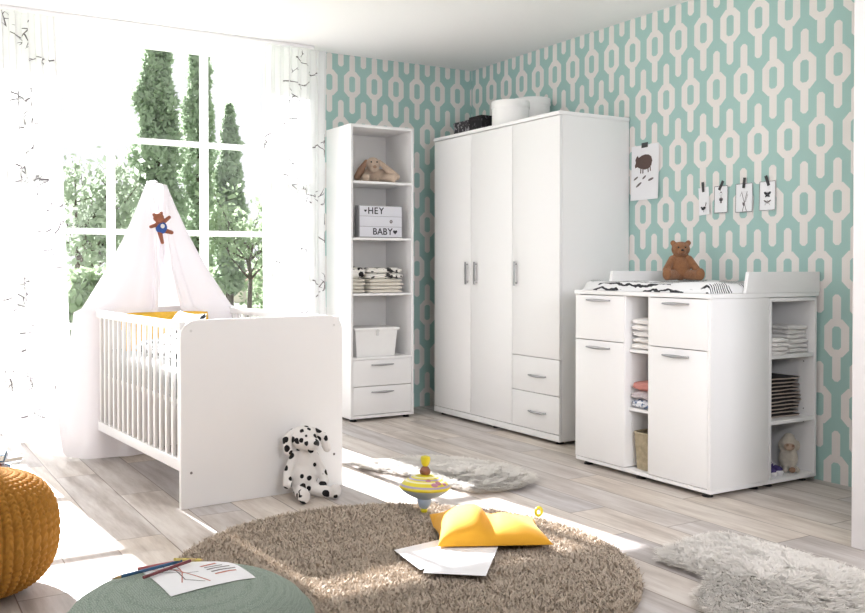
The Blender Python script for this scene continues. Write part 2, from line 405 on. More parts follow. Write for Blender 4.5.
# ------------------------------------------------------------------ the setting
struct('floor', MB().box(-3, XR+.15, -2.2, 6.35, -.12, 0), 'floor')
struct('ceiling', MB().box(-3, XR+.15, -2.2, 6.23, HC, HC+.12), 'ceiling')
struct('wall_right', MB().box(XR, XR+.15, 2.10, YB+.0, 0, HC), 'paper_right')
struct('wall_back', MB().box(2.69, XR+.15, YB, YB+.5, 0, HC), 'paper_back')
struct('trim_1', MB().box(2.672, 2.69, YB+.0, YW+.15, 0, HC), 'frame')           # painted window reveal
struct('wall_front', MB().box(-3, XR+.15, -2.35, -2.2, 0, HC), 'taupe')  # unseen wall, paint darkened to cut light bounced onto the crib
struct('wall_side_added', MB().box(-3.15, -3, -2.2, 3.2, 0, HC), 'paint')  # unseen wall added to hold back light from the front left
struct('wall_pier', MB().box(3.197, XR+.15, -2.2, 2.10, 0, HC, .004), 'paint')
# window wall: big glazed front, mullions every 0.64 m
MX = [-1.155, -.515, .125, .765, 1.405, 2.045, 2.645]
win = tag(link(bpy.data.objects.new('window_1', None)), 'floor to ceiling white muntin window behind the crib', None, kind='structure'); win.location = (.745, YW, 0)
fr_ = MB()
for i, x in enumerate(MX):
    w = .024 if 0 < i < len(MX)-1 else .03
    fr_.box(x-w, x+w, YW-.03, YW+.03, .0, HC-.0, .004)
for z, h in ((.035, .035), (.665, .019), (1.287, .019), (1.905, .019), (HC-.02, .02)):
    fr_.box(MX[0], MX[-1], YW-.022, YW+.022, z-h, z+h, .004)
mesh_obj('window_frame', fr_, 'frame', win, world=True)
gl = MB().add([(MX[0], YW, .05), (MX[-1], YW, .05), (MX[-1], YW, HC-.03), (MX[0], YW, HC-.03)], [(0, 1, 2, 3)])
mesh_obj('pane', gl, 'glass', win, world=True, smooth=False)
struct('wall_left', MB().box(-3, MX[0]-.03, YW-.1, YW+.15, 0, HC), 'paint')
tr = MB().box(-1.1, 2.67, 5.71, 5.77, HC-.022, HC-.002, .003)
struct('trim_2', tr, 'frame')       # curtain track on the ceiling
HB1, HB1R, HB1H = (3.668, 4.815, 1.9705), .125, .165
HB2, HB2R, HB2H = (3.938, 4.935, 1.9705), .128, .225
BX1 = (3.62, 3.78, 5.225, 5.42, .105); BX2 = (3.62, 3.80, 5.075, 5.225, .118)
TOYY = 4.86
# ------------------------------------------------------------------ furniture
def bar_handle(parent, x, y0, y1, z, name='handle', axis='y', face=-1):
    """brushed bow handle on a front at x (facing -x) or at y (facing -y)"""
    mb = MB(); n = 10; pts = []
    for i in range(n+1):
        t = i/n; a = y0+(y1-y0)*t; o = .012+.016*math.sin(PI*t)**.6
        pts.append((x-o, a, z) if axis == 'y' else (a, x-o, z))
    mb.tube(pts, [.004+.004*math.sin(PI*i/n) for i in range(n+1)], 8)
    for a in (y0+.012, y1-.012):
        mb.tube([(x+.001, a, z), (x-.02, a, z)] if axis == 'y' else [(a, x+.001, z), (a, x-.02, z)], .004, 8)
    return mesh_obj(name, mb, 'steel', parent, world=True)
def foot(parent, x, y):
    mb = MB().lathe([(.024, 0), (.026, .003), (.022, .006), (.018, .022)], 16, (x, y, 0))
    return mesh_obj('foot', mb, 'blackp', parent, world=True)
def P(name, parent, *b, bev=.0015, m='lacquer'):
    return mesh_obj(name, MB().box(*b, bev), m, parent, world=True)

# wardrobe
x0, x1, y0, y1, h = 3.520, 4.070, 4.147, 5.511, 1.97
t = thing('wardrobe', 'tall white three-door wardrobe with two drawers against the patterned wall', 'wardrobe', (3.80, 4.83, 0))
P('side_panel', t, x0+.02, x1, y0, y0+.018, .02, h-.022); P('side_panel', t, x0+.02, x1, y1-.018, y1, .02, h-.022)
P('partition', t, x0+.02, x1-.01, y0+.440, y0+.456, .06, h-.022); P('partition', t, x0+.02, x1-.01, y0+.894, y0+.91, .06, h-.022)
P('top_panel', t, x0-.006, x1, y0-.004, y1+.004, h-.022, h); P('back_panel', t, x1-.008, x1-.001, y0+.018, y1-.018, .06, h-.022)
P('base_panel', t, x0+.02, x1-.01, y0+.018, y1-.018, .045, .062); P('plinth', t, x0-.002, x0+.016, y0, y1, .02, .058)
dy = (y1-y0)/3; g = .0018
d1 = P('door', t, x0, x0+.018, y1-dy+g, y1-g, .062, h-.026); d2 = P('door', t, x0, x0+.018, y1-2*dy+g, y1-dy-g, .062, h-.026)
d3 = P('door', t, x0, x0+.018, y0+g, y0+dy-g, .506, h-.026)
w1 = P('drawer', t, x0, x0+.018, y0+g, y0+dy-g, .288, .502); w2 = P('drawer', t, x0, x0+.018, y0+g, y0+dy-g, .062, .284)
P('shelf', t, x0+.02, x1-.01, y0+.018, y0+.44, .498, .510)
def strap(parent, y, z0, z1):
    mb = MB().box(x0-.022, x0-.016, y-.009, y+.009, z0, z1, .002)
    mb.box(x0-.018, x0+.001, y-.005, y+.005, z0+.012, z0+.022); mb.box(x0-.018, x0+.001, y-.005, y+.005, z1-.022, z1-.012)
    mesh_obj('handle', mb, 'steel', parent, world=True)
strap(d1, 5.093, .935, 1.087); strap(d2, 4.990, .935, 1.087); strap(d3, 4.557, .935, 1.087)
bar_handle(w1, x0, 4.26, 4.425, .392); bar_handle(w2, x0, 4.26, 4.425, .172)
for fx_ in (x0+.05, x1-.06):
    for fy_ in (y0+.05, (y0+y1)/2, y1-.06): foot(t, fx_, fy_)

# tall open bookshelf
x0, x1, y0, y1, h = 2.820, 3.318, 5.464, 5.838, 2.02
t = thing('bookshelf', 'narrow tall white shelf unit with four open compartments and two drawers', 'shelf unit', (3.07, 5.65, 0))
P('side_panel', t, x0, x0+.018, y0, y1, .02, h); P('side_panel', t, x1-.018, x1, y0, y1, .02, h)
P('top_panel', t, x0+.018, x1-.018, y0, y1, h-.02, h); P('back_panel', t, x0+.018, x1-.018, y1-.01, y1-.002, .04, h-.02, m='inner')
P('base_panel', t, x0+.018, x1-.018, y0, y1-.01, .02, .04)
for z in (1.638, 1.252, .872, .434): P('shelf', t, x0+.018, x1-.018, y0+.004, y1-.01, z-.016, z)
a = P('drawer', t, x0+.02, x1-.02, y0+.002, y0+.018, .238, .416); b = P('drawer', t, x0+.02, x1-.02, y0+.002, y0+.018, .044, .234)
bar_handle(a, y0+.002, 2.975, 3.15, .382, axis='x'); bar_handle(b, y0+.002, 2.975, 3.15, .196, axis='x')
for fx_ in (x0+.04, x1-.04):
    for fy_ in (y0+.04, y1-.04): foot(t, fx_, fy_)

# changing table
x0, x1, y0, y1, h = 3.297, 3.695, 2.846, 3.752, .93
t = thing('changing_table', 'low white changing table with two drawers, two doors and a narrow open middle bay', 'changing table', (3.5, 3.30, 0))
P('side_panel', t, x0, x1, y0, y0+.018, .04, h-.022); P('side_panel', t, x0+.02, x1, y1-.018, y1, .04, h-.022)
P('partition', t, x0+.004, x1-.01, 3.214, 3.230, .045, h-.022); P('partition', t, x0+.004, x1-.01, 3.385, 3.401, .045, h-.022)
P('base_panel', t, x0+.002, x1, y0, y1, .022, .040); P('back_panel', t, x1-.01, x1-.002, y0+.018, y1-.018, .04, h-.022, m='inner')
P('top_panel', t, x0-.006, 4.060, y0-.004, y1+.004, h-.021, h)
for z in (.640, .345): P('shelf', t, x0+.03, x1-.01, 3.230, 3.385, z-.016, z)
for ya, yb, hy in ((3.389, y1-.001, (3.480, 3.655)), (y0+.019, 3.226, (2.962, 3.125))):
    a = P('drawer', t, x0-.001, x0+.016, ya, yb, .672, .905); b = P('door', t, x0-.001, x0+.016, ya, yb, .043, .668)
    bar_handle(a, x0-.001, hy[0], hy[1], .880); bar_handle(b, x0-.001, hy[0], hy[1], .634)
for fx_ in (x0+.04, x1-.05):
    for fy_ in (y0+.05, 3.31, y1-.06):
        mesh_obj('foot', MB().lathe([(.024, 0), (.026, .004), (.02, .008), (.018, .024)], 16, (fx_, fy_, 0)), 'blackp', t, world=True)
def guard(ya, yb, nm='guard_board'):
    mb = MB().prism([(3.530, h+.001), (3.548, h+.098), (3.556, h+.1), (4.068, h+.1), (4.068, h+.001)], 'y', ya, yb)
    mesh_obj(nm, mb, 'lacquer', t, world=True)
guard(y0-.002, y0+.016); guard(y1-.016, y1+.002)
# open shelf unit at the end
x0, x1, y0, y1, h = 3.698, 4.050, 2.846, 3.290, .906
t = thing('open_shelf_unit', 'white three-compartment open shelf unit at the right end of the changing table', 'shelf unit', (3.87, 3.07, 0))
P('side_panel', t, x0, x0+.016, y0, y1, .04, h); P('side_panel', t, x1-.016, x1, y0, y1, .04, h)
P('top_panel', t, x0+.016, x1-.016, y0, y1, h-.018, h); P('base_panel', t, x0, x1, y0, y1, .022, .040)
P('back_panel', t, x0+.016, x1-.016, y1-.01, y1-.002, .04, h-.018, m='inner')
for z in (.632, .318): P('shelf', t, x0+.016, x1-.016, y0+.004, y1-.01, z-.018, z)
for z in (.66, .585, .35, .285): mesh_obj('shelf_pin_hole', MB().lathe([(.003, 0), (.003, .003)], 8, (x1-.018, y0+.06, z), axis='x'), 'hole', t, world=True)
for fx_ in (x0+.05, x1-.05):
    for fy_ in (y0+.05, y1-.06):
        mesh_obj('foot', MB().lathe([(.022, 0), (.024, .004), (.018, .008), (.018, .024)], 16, (fx_, fy_, 0)), 'blackp', t, world=True)

# crib (local frame: x across, y along, origin at the near left foot corner)
CR = .073; CO = (1.169, 3.866); CWD, CL, CH = .8145, 1.43, .822
crib = thing('crib', 'white slatted baby crib with solid end panels under the netting', 'crib', (CO[0], CO[1], 0), CR)
def crib_w(x, y, z=0): return (CO[0]+x*math.cos(CR)-y*math.sin(CR), CO[1]+x*math.sin(CR)+y*math.cos(CR), z)
def endpanel(name, ya):
    r = .075; poly = [(0, 0), (CWD, 0)]
    for cx, sgn, a0 in ((CWD-r, 1, 0), (r, -1, 90)):
        for i in range(9):
            a = R(a0+90*i/8); poly.append((cx+r*math.cos(a), CH-r+r*math.sin(a)))
    bm = bmesh.new(); vs = [bm.verts.new((p[0], ya, p[1])) for p in poly]; f = bm.faces.new(vs)
    ret = bmesh.ops.extrude_face_region(bm, geom=[f]); bmesh.ops.translate(bm, vec=(0, .022, 0), verts=[q for q in ret['geom'] if isinstance(q, bmesh.types.BMVert)])
    bmesh.ops.bevel(bm, geom=[e for e in bm.edges if abs(e.verts[0].co.y-e.verts[1].co.y) < 1e-6], offset=.002, segments=2, affect='EDGES')
    bm.verts.index_update(); mb = MB().add([q.co.copy() for q in bm.verts], [[q.index for q in f.verts] for f in bm.faces]); bm.free()
    return mesh_obj(name, mb, 'lacquer', crib)
fb = endpanel('end_panel', 0); hb = endpanel('end_panel', CL-.022)
for pnl, yy in ((fb, -.0012), (hb, CL-.0235)):
    for cx in (.047, CWD-.047):
        for cz, mm in ((.775, 'cap'), (.155, 'hole')):
            mesh_obj('screw_cap', MB().lathe([(.006, 0), (.006, .002)], 14, (cx, yy, cz), axis='y'), mm, pnl)
for xs in (.004, CWD-.032):
    mesh_obj('top_rail', MB().box(xs, xs+.028, .0225, CL-.0225, .776, .815, .004), 'lacquer', crib)
    mesh_obj('bottom_rail', MB().box(xs, xs+.028, .0225, CL-.0225, .162, .212, .004), 'lacquer', crib)
    for i in range(18):
        yy = .058+i*(CL-.116)/17
        mesh_obj('slat', MB().box(xs+.006, xs+.022, yy-.011, yy+.011, .209, .779, .003), 'lacquer', crib)
mesh_obj('bed_base', MB().box(.035, CWD-.035, .024, CL-.024, .44, .462, .002), 'inner', crib)
def soft_box(x0, x1, y0, y1, z0, z1, r, nx=14, ny=20, wob=.0, seed=1, crown=0.0):
    """cushion-like slab: rounded edges, slight wobble"""
    bm = bmesh.new(); bmesh.ops.create_cube(bm, size=2); bmesh.ops.subdivide_edges(bm, edges=list(bm.edges), cuts=nx, use_grid_fill=True)
    rnd = random.Random(seed); ph = [rnd.uniform(0, 6) for _ in range(6)]
    cx, cy, cz = (x0+x1)/2, (y0+y1)/2, (z0+z1)/2; hx, hy, hz = (x1-x0)/2, (y1-y0)/2, (z1-z0)/2
    for q in bm.verts:
        c = q.co; p = Vector((c.x*hx, c.y*hy, c.z*hz))
        inn = Vector((max(-hx+r, min(hx-r, p.x)), max(-hy+r, min(hy-r, p.y)), max(-hz+min(r, hz*.95), min(hz-min(r, hz*.95), p.z))))
        d = p-inn
        if d.length > 1e-9:
            rr = Vector((r, r, min(r, hz*.95))); dn = Vector((d.x/rr.x, d.y/rr.y, d.z/rr.z)); L = dn.length; mx_ = max(abs(dn.x), abs(dn.y), abs(dn.z)); dn = dn/L*mx_
            p = inn+Vector((dn.x*rr.x, dn.y*rr.y, dn.z*rr.z))
        p.z += crown*(1-c.x**2)*(1-c.y**2)*(1 if c.z > 0 else 0)
        w_ = wob*(math.sin(p.x*23+ph[0])*math.sin(p.y*19+ph[1])+.6*math.sin(p.x*47+p.y*31+ph[2]))
        p += Vector((w_*.5, w_*.5, w_)); q.co = p+Vector((cx, cy, cz))
    bm.verts.index_update(); mb = MB().add([q.co.copy() for q in bm.verts], [[q.index for q in f.verts] for f in bm.faces]); bm.free(); return mb
mt = thing('crib_mattress', 'grey and white mattress lying inside the white crib', 'mattress', crib_w(0, 0), CR)
mesh_obj('mattress_body', soft_box(.036, CWD-.036, .026, CL-.026, .463, .585, .03, wob=.001), 'mattress', mt)
mesh_obj('fitted_sheet', soft_box(.035, CWD-.035, .025, CL-.025, .535, .600, .025, wob=.002), 'linen', mt)
def cushion(w, d, h_, n=22, seed=0, pinch=.16, wob=.004):
    """sewn cushion: two faces meeting at a seam, corners drawn out"""
    rnd = random.Random(seed); ph = [rnd.uniform(0, 6) for _ in range(4)]; vs, fs = [], []
    for s_ in (1, -1):
        o = len(vs)
        for j in range(n+1):
            for i in range(n+1):
                u, v = -1+2*i/n, -1+2*j/n; e = max(0, (1-u*u))*max(0, (1-v*v))
                k_ = 1-pinch*((1-v*v)*u*u*.5); k2 = 1-pinch*((1-u*u)*v*v*.5)
                z = s_*h_/2*e**.42+wob*math.sin(5*u+ph[0])*math.sin(4*v+ph[1])*e
                vs.append((u*w/2*k_, v*d/2*k2, z))
        for j in range(n):
            for i in range(n):
                q = [o+j*(n+1)+i, o+j*(n+1)+i+1, o+(j+1)*(n+1)+i+1, o+(j+1)*(n+1)+i]; fs.append(q if s_ > 0 else q[::-1])
    return vs, fs
def cushion_obj(name, w, d, h_, m, label, cat, loc, rot, group=None, seed=0, **kw):
    vs, fs = cushion(w, d, h_, seed=seed, **kw); o = mesh_obj(name, MB().add(vs, fs), m, loc=None); o.location = loc; o.rotation_euler = rot
    return tag(o, label, cat, group)
cushion_obj('printed_pillow', .26, .34, .10, 'bedprint', 'white pillow with black print leaning on the crib slats at the foot end', 'pillow', crib_w(.13, .34, .725), (0, R(-62), CR), seed=3)
o = mesh_obj('duvet', soft_box(.10, .72, .12, .95, .600, .665, .05, wob=.008, crown=.035, seed=5), 'bedprint'); o.location = crib_w(0, 0); o.rotation_euler = (0, 0, CR)
tag(o, 'rumpled white duvet with black print spread over the crib mattress', 'duvet')
cushion_obj('yellow_cushion', .56, .30, .12, 'yellowblanket', 'yellow cushion leaning at the headboard end inside the crib', 'cushion', crib_w(.36, 1.12, .70), (R(38), 0, CR), seed=4)

# canopy netting
AP = (1.405, 5.10, 1.515)
can = thing('bed_canopy', 'sheer white netting canopy hanging from a peak over the crib', 'canopy', (AP[0], 5.36, 0))
def canopy():
    th0, th1 = R(-62), R(246); nu, nv = 150, 60; vs, fs = [], []
    for j in range(nv+1):
        t_ = j/nv
        for i in range(nu+1):
            u = i/nu; a = th0+(th1-th0)*u
            ca, sa = math.cos(a), math.sin(a)
            hw, hl = .445, .125
            # target outline at rail height (crib frame), a rounded rectangle round the head end
            k_ = 1/((abs(ca)/hw)**4+(abs(sa)/hl)**4)**.25; lx, ly = k_*ca, k_*sa
            B = Vector(crib_w(CWD/2+lx, CL-.055+ly, .80)); top = Vector((AP[0]+.058*ca, AP[1]+.045*sa, AP[2]))
            side = ca < 0
            fold = math.sin(u*52)*.5+.5*math.sin(u*97+1)
            if t_ < .55:
                s_ = t_/.55; q = top.lerp(B, s_); q.z = top.z+(B.z-top.z)*s_; q += Vector((ca, sa, 0))*(.016+.008*s_)*fold*s_
                # gentle outward belly
                q += Vector((ca, sa, 0))*(-.030*math.sin(PI*s_)) 
                if s_ < .04: q.z += 0
            else:
                s_ = (t_-.55)/.45; q = B.copy(); low = .012+.45*max(0, min(1, (.795-u)/.035)); q.z = B.z+(low-B.z)*s_
                out = (.030+.05*s_+.03*max(0, s_-.9)*10); q += Vector((ca, sa, 0))*out + Vector((ca, sa, 0))*(.020+.016*s_)*fold
            vs.append(q)
    for j in range(nv):
        for i in range(nu): fs.append([j*(nu+1)+i, j*(nu+1)+i+1, (j+1)*(nu+1)+i+1, (j+1)*(nu+1)+i])
    o_ = len(vs); vs.append(Vector((AP[0], AP[1], AP[2]+.012)))
    for i in range(nu): fs.append([o_, i+1, i])
    return MB().add(vs, fs)
mesh_obj('netting', canopy(), 'net', can, world=True, angle=180)
pole = MB().tube([crib_w(CWD*.45, CL+.03, .0), crib_w(CWD*.45, CL+.03, 1.50), (AP[0]+.01, AP[1]+.22, 1.545), (AP[0], AP[1], 1.53)], .008, 10)
mesh_obj('pole', pole, 'lacquer', can, world=True)
# ------------------------------------------------------------------ curtains with twig print
def curtain(name, label, x0t, x1t, x0b, x1b, y, nf, amp, seed, ntw, zb=.012):
    rnd = random.Random(seed); z1 = HC-.024
    ph = [rnd.uniform(0, 6) for _ in range(4)]
    def Sf(u, v):        # u across 0..1, v down 0..1
        w_ = u+.012*math.sin(v*4+ph[0]); x = (x0t+(x1t-x0t)*w_)*(1-v)+(x0b+(x1b-x0b)*w_)*v
        a_ = amp*(.75+.35*math.sin(v*3+ph[1]))
        yy = y+a_*math.sin(2*PI*nf*u+.5*math.sin(v*5+ph[2]))+.3*a_*math.sin(2*PI*nf*1.9*u+ph[3])
        x += .35*amp*math.sin(4*PI*nf*u)
        return Vector((x, yy, z1+(zb-z1)*v))
    nu, nv = nf*14, 90; mb = MB()
    vs = [Sf(i/nu, j/nv) for j in range(nv+1) for i in range(nu+1)]
    mb.add(vs, [[j*(nu+1)+i, j*(nu+1)+i+1, (j+1)*(nu+1)+i+1, (j+1)*(nu+1)+i] for j in range(nv) for i in range(nu)])
    wu = 1.0/((x1t-x0t)*2.2); wv = 1/2.55    # metres of cloth to u, v
    def stroke(u, v, ang, L, wd, depth=0):
        n = 9; pts = []; a = ang
        for i in range(n+1):
            pts.append((u, v, wd*(1-.75*i/n))); a += rnd.uniform(-.22, .22); u += math.cos(a)*L/n*wu; v += math.sin(a)*L/n*wv
            if depth < 2 and i in (3, 5, 7) and rnd.random() < .75: stroke(u, v, a+rnd.choice((-1, 1))*rnd.uniform(.6, 1.3), L*rnd.uniform(.25, .5), wd*.75, depth+1)
        for sgn in (-1, 1):
            vs_ = []
            for i, (a_, b_, w_) in enumerate(pts):
                a_ = min(.995, max(.005, a_)); b_ = min(.995, max(.004, b_)); j = min(i+1, n); du = pts[j][0]-pts[max(0, i-1)][0]; dv = pts[j][1]-pts[max(0, i-1)][1]
                du, dv = du/wu, dv/wv; l_ = math.hypot(du, dv)+1e-9; nu_, nv_ = -dv/l_*w_*wu, du/l_*w_*wv
                for s2 in (-1, 1):
                    q = Sf(a_+nu_*s2, b_+nv_*s2); q.y += sgn*.0022; vs_.append(q)
            mb.add(vs_, [[2*i, 2*i+1, 2*i+3, 2*i+2] for i in range(n)], 1)
    for i in range(ntw):
        stroke(rnd.uniform(.04, .96), (i+.5)/ntw*.97+rnd.uniform(-.01, .01), rnd.choice((0, PI))+rnd.uniform(-.7, .7), rnd.uniform(.12, .32), .0044)
    o = mesh_obj(name, mb, ['curtain', 'twig'], angle=180, loc=((x0b+x1b)/2, y, 0), merge=False)
    return tag(o, label, 'curtain', 'sheer twig-print curtains')
curtain('sheer_curtain', 'sheer white curtain with dark twig print at the right end of the window', 2.305, 2.765, 2.31, 2.775, 5.74, 7, .032, 11, 24)
curtain('sheer_curtain', 'sheer white curtain with dark twig print at the left edge of the photo', .63, .985, .68, 1.07, 5.74, 5, .04, 23, 24)

# ------------------------------------------------------------------ folded textiles
def folded(w, d, h_, m, seed=0, mi2=None, name='folded_cloth'):
    """folded cloth slab, origin at its base centre, fold (round side) to -y"""
    rnd = random.Random(seed); ph = [rnd.uniform(0, 6) for _ in range(5)]
    bm = bmesh.new(); bmesh.ops.create_cube(bm, size=2); bmesh.ops.subdivide_edges(bm, edges=list(bm.edges), cuts=9, use_grid_fill=True)
    vs = []; ids = {}
    for q in bm.verts:
        c = q.co; x, y, z = c.x, c.y, c.z
        e = max(abs(x), abs(y)); sh = (1-max(0, abs(y)-.86)/.14*.0)
        zz = z*h_/2*(1-.45*max(0, (e-.85)/.15)**2)
        k_ = 1-.03*(z*z)
        p = Vector((x*w/2*k_, y*d/2*k_, zz))
        p.x += .004*math.sin(y*3+ph[0])+.003*math.sin(z*3+ph[3]); p.y += .004*math.sin(x*3.2+ph[1]); p.z += h_*.10*math.sin(x*4+ph[2])*math.sin(y*3+ph[4])*(1 if z > 0 else .4)
        # crease of the fold seen on the edge
        if e > .99: 
            cr = .0035*math.exp(-(z/.22)**2)
            p.x -= math.copysign(cr, x) if abs(x) > .99 else 0; p.y -= math.copysign(cr, y) if abs(y) > .99 else 0
        p.z += h_/2; q.co = p
    bm.verts.index_update(); mb = MB(); mb.v = [tuple(q.co) for q in bm.verts]
    for f in bm.faces:
        mb.f.append(tuple(q.index for q in f.verts)); cz = f.calc_center_median().z
        mb.mi.append(1 if (mi2 and cz > h_*.62) else 0)
    bm.free(); return mesh_obj(name, mb, m, angle=70)
ORD = ['topmost', 'second from top', 'third from top', 'fourth from top', 'fifth from top', 'sixth from top', 'seventh from top', 'eighth from top', 'ninth from top', 'tenth from top', 'lowest']
def stack(name, n, w, d, h_, mats, cx, cy, z, labelf, cat, group, seed=0, jit=.004, rz=0):
    rnd = random.Random(seed)
    for i in range(n):
        mm = mats[i] if isinstance(mats, list) else mats
        o = folded(w*rnd.uniform(.96, 1.02), d*rnd.uniform(.96, 1.02), h_*.97, mm, seed*31+i, isinstance(mm, tuple) or None, name)
        o.location = (cx+rnd.uniform(-jit, jit), cy+rnd.uniform(-jit, jit), z+.0008+i*h_); o.rotation_euler = (0, 0, rz+rnd.uniform(-.03, .03))
        k_ = n-1-i; tag(o, labelf(ORD[k_] if k_ < n-1 else 'lowest'), cat, group)
# tall shelf: printed cloths over cream cloths, two piles
stack('folded_blanket', 4, .262, .20, .0245, 'cream', 3.103, 5.575, .872, lambda s: 'cream blanket %s of four in the wider shelf pile' % s, 'blanket', 'cream blankets in the front pile of the tall shelf', 3)
for i, lb in enumerate(('lower black and white printed cloth on the front pile of cream blankets', 'upper black and white printed cloth on top of the front cream pile')):
    o = folded(.265, .20, .037, 'bwprint', 70+i, name='printed_cloth'); o.location = (3.100, 5.575, .9712+i*.0385); tag(o, lb, 'cloth')
stack('folded_blanket', 4, .100, .22, .025, 'cream', 2.908, 5.625, .872, lambda s: 'narrow cream blanket %s of four in the left shelf pile' % s, 'blanket', 'narrow cream blankets at the left of the tall shelf', 5, .002)
o = folded(.103, .22, .075, 'bwprint', 91, name='printed_cloth'); o.location = (2.907, 5.625, .9738); tag(o, 'black and white printed cloth on the narrow left pile of the tall shelf', 'cloth')
# changing table middle bay
stack('cloth_nappy', 5, .118, .24, .031, 'nappy', 3.3075, 0, 0, lambda s: '', 'nappy', 'x', 7) if False else None
def bay_stack(n, h_, z, mats, name, labels, cat, group, seed):
    rnd = random.Random(seed)
    for i in range(n):
        o = folded(.112, .26, h_*.97, mats[i] if isinstance(mats, list) else mats, seed*13+i, name=name)
        o.location = (3.455+rnd.uniform(-.004, .004), 3.306+rnd.uniform(-.003, .003), z+.001+i*h_); o.rotation_euler = (0, 0, -PI/2*1.0)
        o.scale = (1, 1, 1); tag(o, labels[i], cat, group)
bay_stack(5, .031, .640, 'nappy', 'cloth_nappy', ['white nappy %s of five in the changing table bay' % (ORD[4-i] if i else 'lowest') for i in range(5)], 'nappy', 'nappies in the middle bay', 7)
bay_stack(3, .045, .345, ['blueprint', 'pinkwhite', 'pink'], 'folded_shirt', ['blue and white folded shirt at the bottom of the middle bay pile', 'rose white folded shirt in the middle of the bay pile', 'salmon pink folded shirt on top of the middle bay pile'], 'shirt', 'folded shirts in the middle bay', 8)
# end shelf unit: two nappy piles and the dark-edged pile
stack('cloth_nappy', 4, .095, .20, .020, 'nappy', 3.766, 2.925, .632, lambda s: 'white nappy %s of four in the small left pile' % s, 'nappy', 'nappies in the front left pile of the end unit', 9, .003)
stack('cloth_nappy', 6, .135, .17, .0225, 'nappy', 3.954, 2.965, .632, lambda s: 'white nappy %s of six in the right pile' % s, 'nappy', 'nappies in the right pile of the end unit', 10, .005)
stack('muslin_cloth', 6, .110, .10, .0205, 'greycloth', 3.790, 3.10, .632, lambda s: 'pale grey muslin %s of six behind the nappies' % s, 'cloth', 'muslins at the back of the end unit', 12, .003)
stack('dark_edged_cloth', 11, .240, .26, .0182, [('beige', 'dark')]*11, 3.868, 3.02, .318, lambda s: 'beige black-edged cloth %s of eleven on the middle shelf' % s, 'cloth', 'dark-edged cloths on the end unit', 13, .004)

# ------------------------------------------------------------------ tall shelf contents
# lightbox
t = thing('lightbox', 'grey letter lightbox reading HEY BABY on the tall shelf', 'lightbox', (3.067, 5.50, 1.2525))
mesh_obj('case', MB().box(2.895, 3.238, 5.488, 5.545, 1.2525, 1.474, .004), 'lightbox_case', t, world=True)
for i in range(3): mesh_obj('display_row', MB().box(2.901, 3.232, 5.4835, 5.489, 1.2595+i*.0710, 1.2595+i*.0710+.0685, .001), 'lilac', t, world=True)
def text(s_, size, loc, m, parent, bold=0.0, ext=.0005, nm='letter'):
    c = bpy.data.curves.new('t', 'FONT'); c.body = s_; c.size = size; c.extrude = ext; c.offset = bold; c.align_x = 'CENTER'; c.align_y = 'CENTER'
    o = bpy.data.objects.new('t', c); COL.objects.link(o); dg = bpy.context.evaluated_depsgraph_get(); me = bpy.data.meshes.new_from_object(o.evaluated_get(dg))
    bpy.data.objects.remove(o); me.materials.clear(); me.materials.append(M[m]); q = bpy.data.objects.new(nm, me); link(q, parent)
    wl_ = wloc(parent); q.location = Vector(loc)-wl_; q.rotation_euler = (PI/2, 0, 0); return q
for i, ch in enumerate('HEY'): text(ch, .064, (2.985+i*.042, 5.4828, 1.436), 'ink', t, .0009)
for i, ch in enumerate('BABY'): text(ch, .064, (3.018+i*.040, 5.4828, 1.294), 'ink', t, .0009)
def heart(cx, cz, s_, y):
    pl = []
    for i in range(28):
        a = 2*PI*i/28; pl.append((cx+s_*16*math.sin(a)**3/16, cz+s_*(13*math.cos(a)-5*math.cos(2*a)-2*math.cos(3*a)-math.cos(4*a))/16))
    return MB().prism(pl, 'y', y, y+.001)
mesh_obj('heart', heart(3.178, 1.294, .017, 5.4822), 'ink', t, world=True)
mesh_obj('heart', heart(2.944, 1.437, .010, 5.4822), 'ink', t, world=True)
fl = MB()
for k_ in range(6): fl.ell((3.146+.008*math.cos(k_*PI/3), 5.4828, 1.366+.008*math.sin(k_*PI/3)), (.005, .0008, .005), seg=10, rings=6)
mesh_obj('flower', fl, 'inkgrey', t, world=True)
# storage box with lid
t = thing('storage_box', 'white lidded storage box with a front clasp on the lowest open compartment', 'box', (3.04, 5.62, .4345))
def taper(x0, x1, y0, y1, z0, z1, k_, m=None):
    vs = []
    for z, s_ in ((z0, k_), (z1, 1)):
        cx, cy = (x0+x1)/2, (y0+y1)/2
        for a, b in ((x0, y0), (x1, y0), (x1, y1), (x0, y1)): vs.append((cx+(a-cx)*s_, cy+(b-cy)*s_, z))
    return MB().add(vs, [(3, 2, 1, 0), (4, 5, 6, 7), (0, 1, 5, 4), (1, 2, 6, 5), (2, 3, 7, 6), (3, 0, 4, 7)])
mesh_obj('box_body', taper(2.876, 3.206, 5.500, 5.76, .4348, .618, .90), 'box', t, world=True, smooth=False)
mesh_obj('lid', MB().box(2.868, 3.222, 5.492, 5.768, .614, .634, .006), 'box', t, world=True)
mesh_obj('clasp', MB().lathe([(.012, 0), (.012, .006)], 16, (3.045, 5.488, .612), axis='y').box(3.035, 3.055, 5.489, 5.497, .578, .612, .003), 'cap', t, world=True)

# ------------------------------------------------------------------ soft toys
def eye(parent, c, r=.006, m='blackp', nm='eye'): return mesh_obj(nm, MB().ell(c, (r, r, r), seg=12, rings=8), m, parent)
